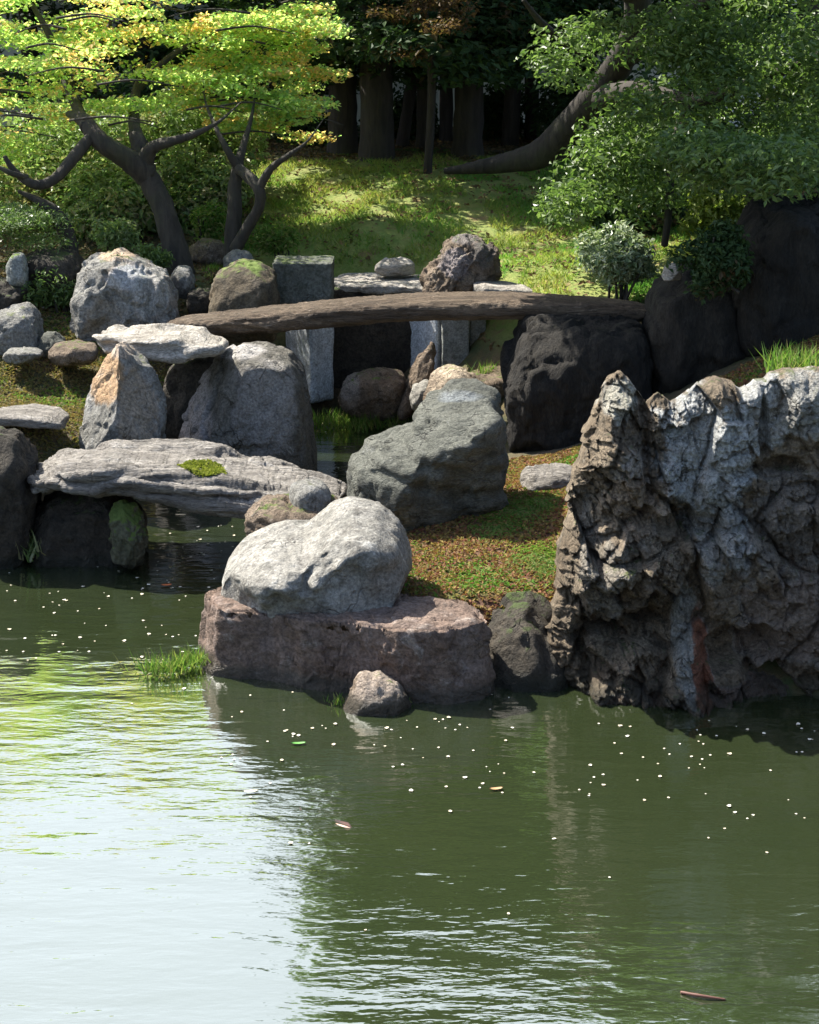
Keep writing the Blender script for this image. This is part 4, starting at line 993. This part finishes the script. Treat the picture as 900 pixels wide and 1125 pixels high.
# hedge and wall far behind
t = NT('old_plaster'); co = t.n('ShaderNodeTexCoord').outputs['Object']
M_PLASTER = t.out(t.n('ShaderNodeBsdfPrincipled', {'Base Color': t.mix(t.ramp(t.noise(co, 1.5, 6, .7), .35, .7), (.78, .78, .72), (.60, .60, .54)), 'Roughness': .9}).outputs[0])
t = NT('roof_tile'); co = t.n('ShaderNodeTexCoord').outputs['Object']
M_TILE = t.out(t.n('ShaderNodeBsdfPrincipled', {'Base Color': t.mix(t.noise(co, 6, 4), (.05, .05, .052), (.10, .10, .10)), 'Roughness': .6}).outputs[0])
def boxmesh(x0, x1, y0, y1, z0, z1):
    V = np.array([(x, y, z) for z in (z0, z1) for y in (y0, y1) for x in (x0, x1)], float)
    return V, np.array([(0, 2, 3, 1), (4, 5, 7, 6), (0, 1, 5, 4), (2, 6, 7, 3), (0, 4, 6, 2), (1, 3, 7, 5)])
wl = empty('garden_wall', (0, 26, 1.7), 'pale plastered garden wall glimpsed far behind the cedar trunks', 'wall')
link('plaster', make_mesh('plaster', *boxmesh(-14, 14, 0, .35, -.2, 2.75), M_PLASTER, False), (0, 0, 0), wl)
V, Fc = [], []
cs = [(-.35, 2.7), (-.33, 2.78), (.12, 3.05), (.23, 3.05), (.68, 2.78), (.7, 2.7)]
n = 225
X = np.linspace(-14.1, 14.1, n)
V = np.concatenate([np.stack([X, np.full(n, y), z + (.02 * np.sin(X * 26) if 0 < k < 5 else 0 * X)], 1) for k, (y, z) in enumerate(cs)])
i, j = np.meshgrid(np.arange(5), np.arange(n - 1), indexing='ij'); i = i.ravel(); j = j.ravel()
Fc = np.stack([i * n + j, i * n + j + 1, (i + 1) * n + j + 1, (i + 1) * n + j], 1)
link('tile_cap', make_mesh('tile_cap', V, Fc, M_TILE, False), (0, 0, 0), wl)
rs = np.random.default_rng(77); m = 170
c = np.stack([rs.uniform(-16, 16, m), rs.uniform(28, 34, m), rs.uniform(2.5, 6.2, m)], 1)
r = np.stack([rs.uniform(.8, 1.6, m)] * 2 + [rs.uniform(.5, 1.1, m)], 1)
p, d = clump_points(c, r, 42000, 78, .6)
V, Fc = leaves(p, .25, .4, 79, .5, out=d * .3)
tag(link('distant_wood', make_mesh('distant_wood', V, Fc, M_CEDAR, False)), 'dark mass of woodland beyond the garden wall', 'wood', kind='stuff')
for k, (u, v, Y, ru, rv, lab) in enumerate([(345, 150, 23.5, 60, 45, 'dark bush in the shade behind the slim cedar'), (450, 135, 24.2, 38, 40, 'dark bush behind the thin slanting trunk'), (548, 130, 24.0, 32, 42, 'dark bush between fluted cedar and the gap trunk'), (640, 120, 23.0, 60, 50, 'dark bush behind the leaning evergreen trunk'), (760, 140, 20.5, 80, 60, 'dark bush in the hollow under the evergreen crown'), (690, 215, 18.2, 70, 45, 'dark leafy bush on the slope under the evergreen crown'), (880, 150, 18.5, 90, 70, 'dark bush behind the towering black rock')]):
    c, r = blob(u, v, Y, ru, rv, 14, 80 + k); shrub('dark_bush', lab, c, r, 3800, .09, M_CEDAR, 120 + 3 * k, stems=6, group='bushes in the forest shade')

# cut bamboo stake on the mound
V, Fc = tube([W(668, 250, 1.35), W(650, 226, 1.62)], [.018, .016], 12, 8, 2, .05)
solid('stake', V, Fc, M_WHITE, 'pale cut stake sticking out of the slope behind the round shrub', 'stake')

# ------------------------------------------------------------------ ground cover
def scatter(n, box, cond, seed):
    rs = np.random.default_rng(seed)
    x = rs.uniform(box[0], box[1], n); y = rs.uniform(box[2], box[3], n)
    z = Hgt(x, y); k = cond(x, y, z)
    return np.stack([x, y, z], 1)[k]
def blades(pt, h, w, seed, lean=.5):
    rs = np.random.default_rng(seed); n = len(pt)
    a = rs.uniform(0, 2 * math.pi, n); hh = h * rs.uniform(.5, 1.3, n)
    s = np.stack([np.cos(a), np.sin(a), np.zeros(n)], 1) * (w * .5)
    l = rs.normal(size=(n, 3)) * lean * hh[:, None]; l[:, 2] = hh
    V = np.stack([pt - s, pt + s, pt + l * .55 + s * .7 + (0, 0, 0), pt + l - (0, 0, 0) * 1], 1)
    return V.reshape(-1, 3), np.arange(n * 4).reshape(n, 4)
q3 = lambda x, y: np.stack([x, y, np.zeros(len(x))], 1)
pt = scatter(90000, (-2.4, 3.4, 15.2, 21.8), lambda x, y, z: (z > 1.05) & (fbm(q3(x, y) * 2.2, 4, 5) > -.05) & (zones(x, y)[0] > .2), 91)
V, Fc = blades(pt, .055, .012, 92, .7)
tag(link('grass', make_mesh('grass', V, Fc, M_HILLGRASS, False)), 'yellow-green short grass on the mound', 'grass', kind='stuff')
pt = scatter(80000, (-1.0, 3.4, 9.6, 13.4), lambda x, y, z: z > .12, 93)
V, Fc = leaves(pt + (0, 0, .012), .028, .45, 94, .6)
tag(link('island_moss', make_mesh('island_moss', V, Fc, M_ISLE, False)), 'red-brown moss and tiny leaves covering the island', 'moss', kind='stuff')
pt = scatter(42000, (-4.6, -1.6, 12.0, 16.2), lambda x, y, z: z > .25, 95)
V, Fc = leaves(pt + (0, 0, .012), .034, .45, 96, .5)
tag(link('bank_moss', make_mesh('bank_moss', V, Fc, M_BANK, False)), 'brown and green moss on the bank above the slab bridge', 'moss', kind='stuff')
pt = scatter(40000, (-4.5, 5, 15.2, 24), lambda x, y, z: (z > .7) & (zones(x, y)[0] < .5), 97)
pt = np.vstack([pt, scatter(4500, (-2, 3, 15.4, 21.5), lambda x, y, z: (z > 1) & (fbm(q3(x, y) * 1.7, 3, 15) > -.1), 971) + (0, 0, .03)])
V, Fc = leaves(pt + (0, 0, .012), .05, .6, 98, .6)
tag(link('leaf_litter', make_mesh('leaf_litter', V, Fc, leaf_mat('dry_leaf', [(.10, .06, .03), (.16, .10, .05), (.22, .15, .08), (.07, .06, .03)], .7, .2, .2, 1.2, patch=(.07, .11, .03), patch_amt=.4), False)), 'dry fallen leaves on the ground under the trees', 'leaf litter', kind='stuff')

def tuft(label, pts, n, h, spread, seed, mat=None, cat='grass tuft', name='grass_tuft', w=.009):
    rs = np.random.default_rng(seed)
    p = np.concatenate([np.asarray(c) + rs.normal(size=(n, 3)) * np.array(spread) * (1, 1, .0) for c in pts])
    V, Fc = blades(p, h, w, seed + 1, .45)
    return solid(name, V, Fc, mat or M_GRASS, label, cat, sm=False)
tuft('bright green grass tuft growing in the water beside the reddish slab', [W(175, 738, .02), W(200, 736, .02), (W(214, 730, .02))], 130, .10, (.06, .05, 0), 301)
tuft('bright green grass tuft on the bank behind the huge crag', [P(u, 408, 11.3) for u in (866, 884, 902, 925)], 120, .15, (.08, .10, 0), 303, w=.012)
tuft('straw and green grasses along the far water edge under the footbridge', [W(u, 468, .02) for u in (345, 360, 375, 390, 405, 420, 435)], 90, .13, (.13, .10, 0), 305, w=.012)['kind'] = 'stuff'
tuft('green grass tuft at the water edge by the slanting dark stone', [W(455, 455, .12)], 110, .12, (.09, .05, 0), 307)
tuft('green grass tuft behind the buff stone', [W(540, 413, .54)], 120, .12, (.08, .05, 0), 308)
tuft('leafy waterside plants below the end of the low slab bridge', [W(10, 600, .1), W(35, 610, .05), W(-20, 600, .1)], 120, .13, (.12, .06, 0), 309, M_BUSH, 'plant', 'waterside_plant', .02)
tuft('green weed strands at the slab side of the small tan stone', [W(372, 772, .01)], 45, .04, (.03, .03, 0), 311)
tuft('green weed strands at the open-water side of the small tan stone', [W(446, 772, .005)], 35, .035, (.016, .016, 0), 312)
for nm, pts_, n_, sd_ in (('bright green moss patch on the island beside the crag', [W(590, 606, .45), W(605, 612, .45)], 700, 321), ('bright green moss patch on the island at the foot of the grey-green boulder', [W(545, 575, .47), W(575, 560, .47), W(590, 550, .48)], 600, 323)):
    rs = np.random.default_rng(sd_)
    p = np.concatenate([np.asarray(c) + rs.normal(size=(n_, 3)) * (.10, .12, 0) for c in pts_]); p[:, 2] = Hgt(p[:, 0], p[:, 1]) + .015
    V, Fc = leaves(p, .03, .6, sd_, .4); solid('moss_patch', V, Fc, M_GRASS, nm, 'moss', sm=False)
# fern by the crag
b = W(582, 705, .12)
rs = np.random.default_rng(5); p = []
for k in range(7):
    a = rs.uniform(0, 6.28); l = rs.uniform(.08, .16)
    for s in np.linspace(.2, 1, 9): p.append(b + np.array([math.cos(a) * l * s, -.05 - abs(math.sin(a)) * l * s * .6, .10 + .06 * s - .10 * s * s]))
V, Fc = leaves(np.array(p), .045, .7, 6, .4); solid('fern', V, Fc, M_GRASS, 'small green fern in the dark cleft beside the crag', 'fern', sm=False)
# moss cushion on the slab bridge: rays down onto the slab find its top
deps = bpy.context.evaluated_depsgraph_get(); deps.update()
br = bpy.data.objects['stone_bridge']
rs = np.random.default_rng(9); p = []
for k in range(1500):
    a, rr = rs.uniform(0, 6.283), math.sqrt(rs.uniform())
    d = W(222 + 26 * rr * math.cos(a), 515 + 10 * rr * math.sin(a), .68)
    ok, loc, nn, _ = br.ray_cast(Vector((d[0], d[1], 2)) - br.location, Vector((0, 0, -1)))
    if ok: p.append(np.array(loc + br.location) + (0, 0, .008))
M_CUSHION = leaf_mat('moss_cushion', [(.16, .19, .03), (.24, .25, .04), (.12, .15, .03)], .8, .3, .1)
V, Fc = leaves(np.array(p), .028, .6, 10, .6)
o = solid('moss_patch', V, Fc, M_CUSHION, parent=br, base=np.array(br.location), sm=False)

# ------------------------------------------------------------------ petals, fish, twigs on the pond
t = NT('petal'); rnd = t.n('ShaderNodeObjectInfo').outputs['Random']
M_PETAL = t.out(t.n('ShaderNodeBsdfPrincipled', {'Base Color': t.mix(rnd, (.72, .69, .58), (.50, .43, .30)), 'Roughness': .6}).outputs[0])
def petal_mesh(seed):
    rs = np.random.default_rng(seed); n = 12
    a = np.linspace(0, 2 * math.pi, n, endpoint=False)
    r = (.010 + .004 * np.cos(a) + rs.uniform(-.001, .001, n))
    ring = np.stack([r * np.cos(a) * 1.25, r * np.sin(a), .0025 + .003 * np.abs(np.cos(a)) + rs.uniform(0, .0012, n)], 1)
    V = np.vstack([ring, ring * (.5, .5, .4) + (0, 0, .001), [[0, 0, .001]]])
    Fc = [(k, (k + 1) % n, n + (k + 1) % n, n + k) for k in range(n)] + [(n + k, n + (k + 1) % n, n + (k + 2) % n, 2 * n) for k in range(0, n, 2)]
    return make_mesh('petal', V, np.array(Fc), M_PETAL)
PM = [petal_mesh(k) for k in range(5)]
rs = np.random.default_rng(55)
blk = [o for o in COL.objects if o.type == 'MESH' and o.parent is None and o.get('category') in ('rock', 'boulder', 'stone', 'bridge')]
count = 0
while count < 270:
    z_ = rs.uniform()
    if z_ < .40: u, v = rs.uniform(0, 260), rs.normal(660, 45)
    elif z_ < .48: u, v = rs.uniform(160, 300), rs.uniform(575, 640)
    elif z_ < .53: u, v = rs.uniform(345, 430), rs.uniform(466, 520)
    elif z_ < .70: u, v = rs.uniform(230, 560), rs.normal(800, 35)
    elif z_ < .92: u, v = rs.uniform(430, 900), 788 + abs(rs.normal(0, 62))
    else: u, v = rs.uniform(150, 900), rs.uniform(780, 1060)
    if v < 460 or v > 1120 or (v > 800 and u < 170 + (v - 800) * .9): continue
    if count > 20 and rs.uniform() < .28: u, v = last[0] + rs.normal() * 16, last[1] + rs.normal() * 5
    w = W(u, v, 0)
    if v < 460 or Hgt(w[0], w[1])[0] > -.05: continue
    last = (u, v)
    o = link('floating_petal', PM[count % 5], (w[0], w[1], .002))
    o.rotation_euler = (0, 0, rs.uniform(0, 6.28)); o.scale = (rs.choice([rs.uniform(.35, .65), rs.uniform(.5, 1.05)]),) * 3
    tag(o, 'small pale petal floating on the green pond water', 'petal', 'petals floating on the pond'); count += 1
def plain(name, c, rough=.6):
    t = NT(name); co = t.n('ShaderNodeTexCoord').outputs['Object']
    return t.out(t.n('ShaderNodeBsdfPrincipled', {'Base Color': t.mix(t.noise(co, 30, 3), tuple(x * .7 for x in c), c), 'Roughness': rough}).outputs[0])
M_ORANGE, M_DKTWIG = plain('orange_leaf', (.55, .16, .05)), plain('twig', (.14, .06, .04))
def float_leaf(u, v, size, mat, label, ang, asp=.5, name='fallen_leaf', cat='leaf'):
    w = W(u, v, 0); n = 9
    s = np.linspace(-1, 1, n); h = np.sqrt(np.maximum(0, 1 - s ** 2)) * asp
    L = []
    for yy in (-1, 0, 1): L.append(np.stack([s * size * .5, yy * h * size * .5, .004 + .006 * abs(yy) + .004 * s ** 2], 1))
    V = np.concatenate(L); Fc = np.array([(r * n + k, r * n + k + 1, (r + 1) * n + k + 1, (r + 1) * n + k) for r in range(2) for k in range(n - 1)])
    c, s_ = math.cos(ang), math.sin(ang)
    V = np.stack([V[:, 0] * c - V[:, 1] * s_, V[:, 0] * s_ + V[:, 1] * c, V[:, 2]], 1) + w
    return solid(name, V, Fc, mat, label, cat)
float_leaf(183, 644, .07, M_ORANGE, 'orange fallen leaf floating in the shade below the low slab bridge', .1)
float_leaf(545, 868, .07, plain('tan_leaf', (.50, .30, .14)), 'tan fallen leaf floating in front of the reddish slab', .2, .35)
float_leaf(328, 818, .08, plain('green_leaf', (.12, .35, .06)), 'slim green leaf floating near the small tan stone', .1, .3)
float_leaf(275, 871, .08, plain('cream_leaf', (.75, .72, .55)), 'slim cream leaf floating where the sky reflection begins', .15, .3)
V, Fc = tube([W(748, 1090, .006), W(770, 1094, .012), W(797, 1098, .004)], [.006, .007, .004], 14, 8, 3)
solid('twig', V, Fc, M_DKTWIG, 'thin red-brown twig floating on the near water', 'twig')

# carp just under the surface
def carp(u, v, ang, length, label, z=-.011):
    w = W(u, v, 0); n, k = 40, 16
    s = np.linspace(0, 1, n)
    r = length * (.012 + .125 * np.sin(np.pi * np.clip(s * .93 + .04, 0, 1)) ** .8 * (1 - .45 * s))
    bend = .05 * length * np.sin(s * 4.2)
    a = np.linspace(0, 2 * math.pi, k, endpoint=False)
    V = np.concatenate([np.stack([np.full(k, (s[i] - .4) * length), bend[i] + r[i] * .72 * np.cos(a), r[i] * np.sin(a)], 1) for i in range(n)])
    i, j = np.meshgrid(np.arange(n - 1), np.arange(k), indexing='ij'); i = i.ravel(); j = j.ravel()
    Fc = np.stack([i * k + j, i * k + (j + 1) % k, (i + 1) * k + (j + 1) % k, (i + 1) * k + j], 1)
    def fin(pts, th=.004):
        p_ = np.array(pts) * length; m = len(p_)
        V = np.vstack([p_ + (0, th * .5, 0), p_ - (0, th * .5, 0)])
        return V, np.array([(0, 1, 2, 3), (m + 3, m + 2, m + 1, m)])
    eb = bend[-1] / length
    fins = [('tail', fin([(.58, eb, .02), (.80, eb * 1.5, .13), (.72, eb * 1.3, 0), (.58, eb, -.02)])), ('tail', fin([(.58, eb, .02), (.72, eb * 1.3, 0), (.80, eb * 1.5, -.13), (.58, eb, -.02)])),
            ('dorsal_fin', fin([(-.12, .02, .10), (-.05, .02, .16), (.18, -.02, .12), (.2, -.02, .08)]))]
    pf = []
    for sg in (-1, 1):
        p_ = np.array([(-.22, sg * .08, -.03), (-.16, sg * .19, -.03), (-.08, sg * .18, -.03), (-.14, sg * .09, -.03)]) * length
        fins.append(('side_fin', (p_, np.array([(0, 1, 2, 3)]))))
    root = empty('carp', (w[0], w[1], z - length * .075), label, 'fish')
    root.rotation_euler = (0, 0, ang)
    for nm, (V_, F_) in [('body', (V, Fc))] + fins: link(nm, make_mesh(nm, V_, F_, M_CARP), (0, 0, 0), root)
    return root
M_CARP = plain('carp_skin', (.62, .40, .32), .4)
carp(380, 906, math.pi - .55, .36, 'pale pink carp swimming just under the water near the middle of the pond')

# ------------------------------------------------------------------ light
SUN = np.array([-.52, .37, .77]); SUN /= np.linalg.norm(SUN)
sd = bpy.data.lights.new('sun', 'SUN'); sd.energy = 5.0; sd.angle = R(.5); sd.color = (1, .95, .86)
so = bpy.data.objects.new('sun', sd); COL.objects.link(so)
so.rotation_euler = Vector(SUN).to_track_quat('Z', 'Y').to_euler(); so.location = (-10, 8, 20)
world = bpy.data.worlds.new('World'); scene.world = world; world.use_nodes = True
nt = world.node_tree; nt.nodes.clear()
sky = nt.nodes.new('ShaderNodeTexSky'); sky.sky_type = 'NISHITA'; sky.sun_disc = False
sky.sun_elevation = math.asin(SUN[2]); sky.sun_rotation = math.atan2(SUN[0], SUN[1])
sky.air_density, sky.dust_density, sky.ozone_density = 1.0, 2.0, 1.0
bg = nt.nodes.new('ShaderNodeBackground'); bg.inputs['Strength'].default_value = .115
ow = nt.nodes.new('ShaderNodeOutputWorld')
# a bank of thin sunlit cloud added over the trees to whiten pond reflections
tc = nt.nodes.new('ShaderNodeTexCoord')
def mth(op, a, b=0.0):
    n_ = nt.nodes.new('ShaderNodeMath'); n_.operation = op
    for k_, v_ in enumerate((a, b)):
        if isinstance(v_, bpy.types.NodeSocket): nt.links.new(v_, n_.inputs[k_])
        else: n_.inputs[k_].default_value = v_
    return n_.outputs[0]
def mrange(v_, a, b):
    n_ = nt.nodes.new('ShaderNodeMapRange'); n_.interpolation_type = 'SMOOTHSTEP'
    nt.links.new(v_, n_.inputs['Value']); n_.inputs['From Min'].default_value = a; n_.inputs['From Max'].default_value = b
    return n_.outputs['Result']
dotn = nt.nodes.new('ShaderNodeVectorMath'); dotn.operation = 'DOT_PRODUCT'
nt.links.new(tc.outputs['Generated'], dotn.inputs[0]); dotn.inputs[1].default_value = Vector((-.16, .80, .58)).normalized()
cn = nt.nodes.new('ShaderNodeTexNoise'); cn.inputs['Scale'].default_value = 3.2; cn.inputs['Detail'].default_value = 6; cn.inputs['Roughness'].default_value = .55
cmap = nt.nodes.new('ShaderNodeMapping'); cmap.inputs['Scale'].default_value = (1, 1, 2.2); nt.links.new(tc.outputs['Generated'], cmap.inputs['Vector']); nt.links.new(cmap.outputs[0], cn.inputs['Vector'])
bank = mrange(mth('ADD', dotn.outputs['Value'], mth('MULTIPLY', mth('SUBTRACT', cn.outputs['Fac'], .5), .35)), .80, .95)
bg2 = nt.nodes.new('ShaderNodeBackground'); bg2.inputs['Color'].default_value = (.84, .93, 1.0, 1); bg2.inputs['Strength'].default_value = .86
mw = nt.nodes.new('ShaderNodeMixShader'); nt.links.new(mth('MULTIPLY', bank, .92), mw.inputs[0])
nt.links.new(bg.outputs[0], mw.inputs[1]); nt.links.new(bg2.outputs[0], mw.inputs[2])
nt.links.new(sky.outputs[0], bg.inputs['Color']); nt.links.new(mw.outputs[0], ow.inputs['Surface'])

scene.view_settings.view_transform = 'Standard'; scene.view_settings.look = 'None'
scene.view_settings.gamma = 1; scene.view_settings.use_curve_mapping = False
scene.view_settings.exposure = 1.42
scene.render.engine = 'CYCLES'
cy = scene.cycles
cy.max_bounces = 8; cy.diffuse_bounces = 3; cy.glossy_bounces = 3; cy.transmission_bounces = 4; cy.transparent_max_bounces = 8
cy.caustics_reflective = False; cy.caustics_refractive = False
cy.sample_clamp_indirect = 6
cy.use_denoising = True
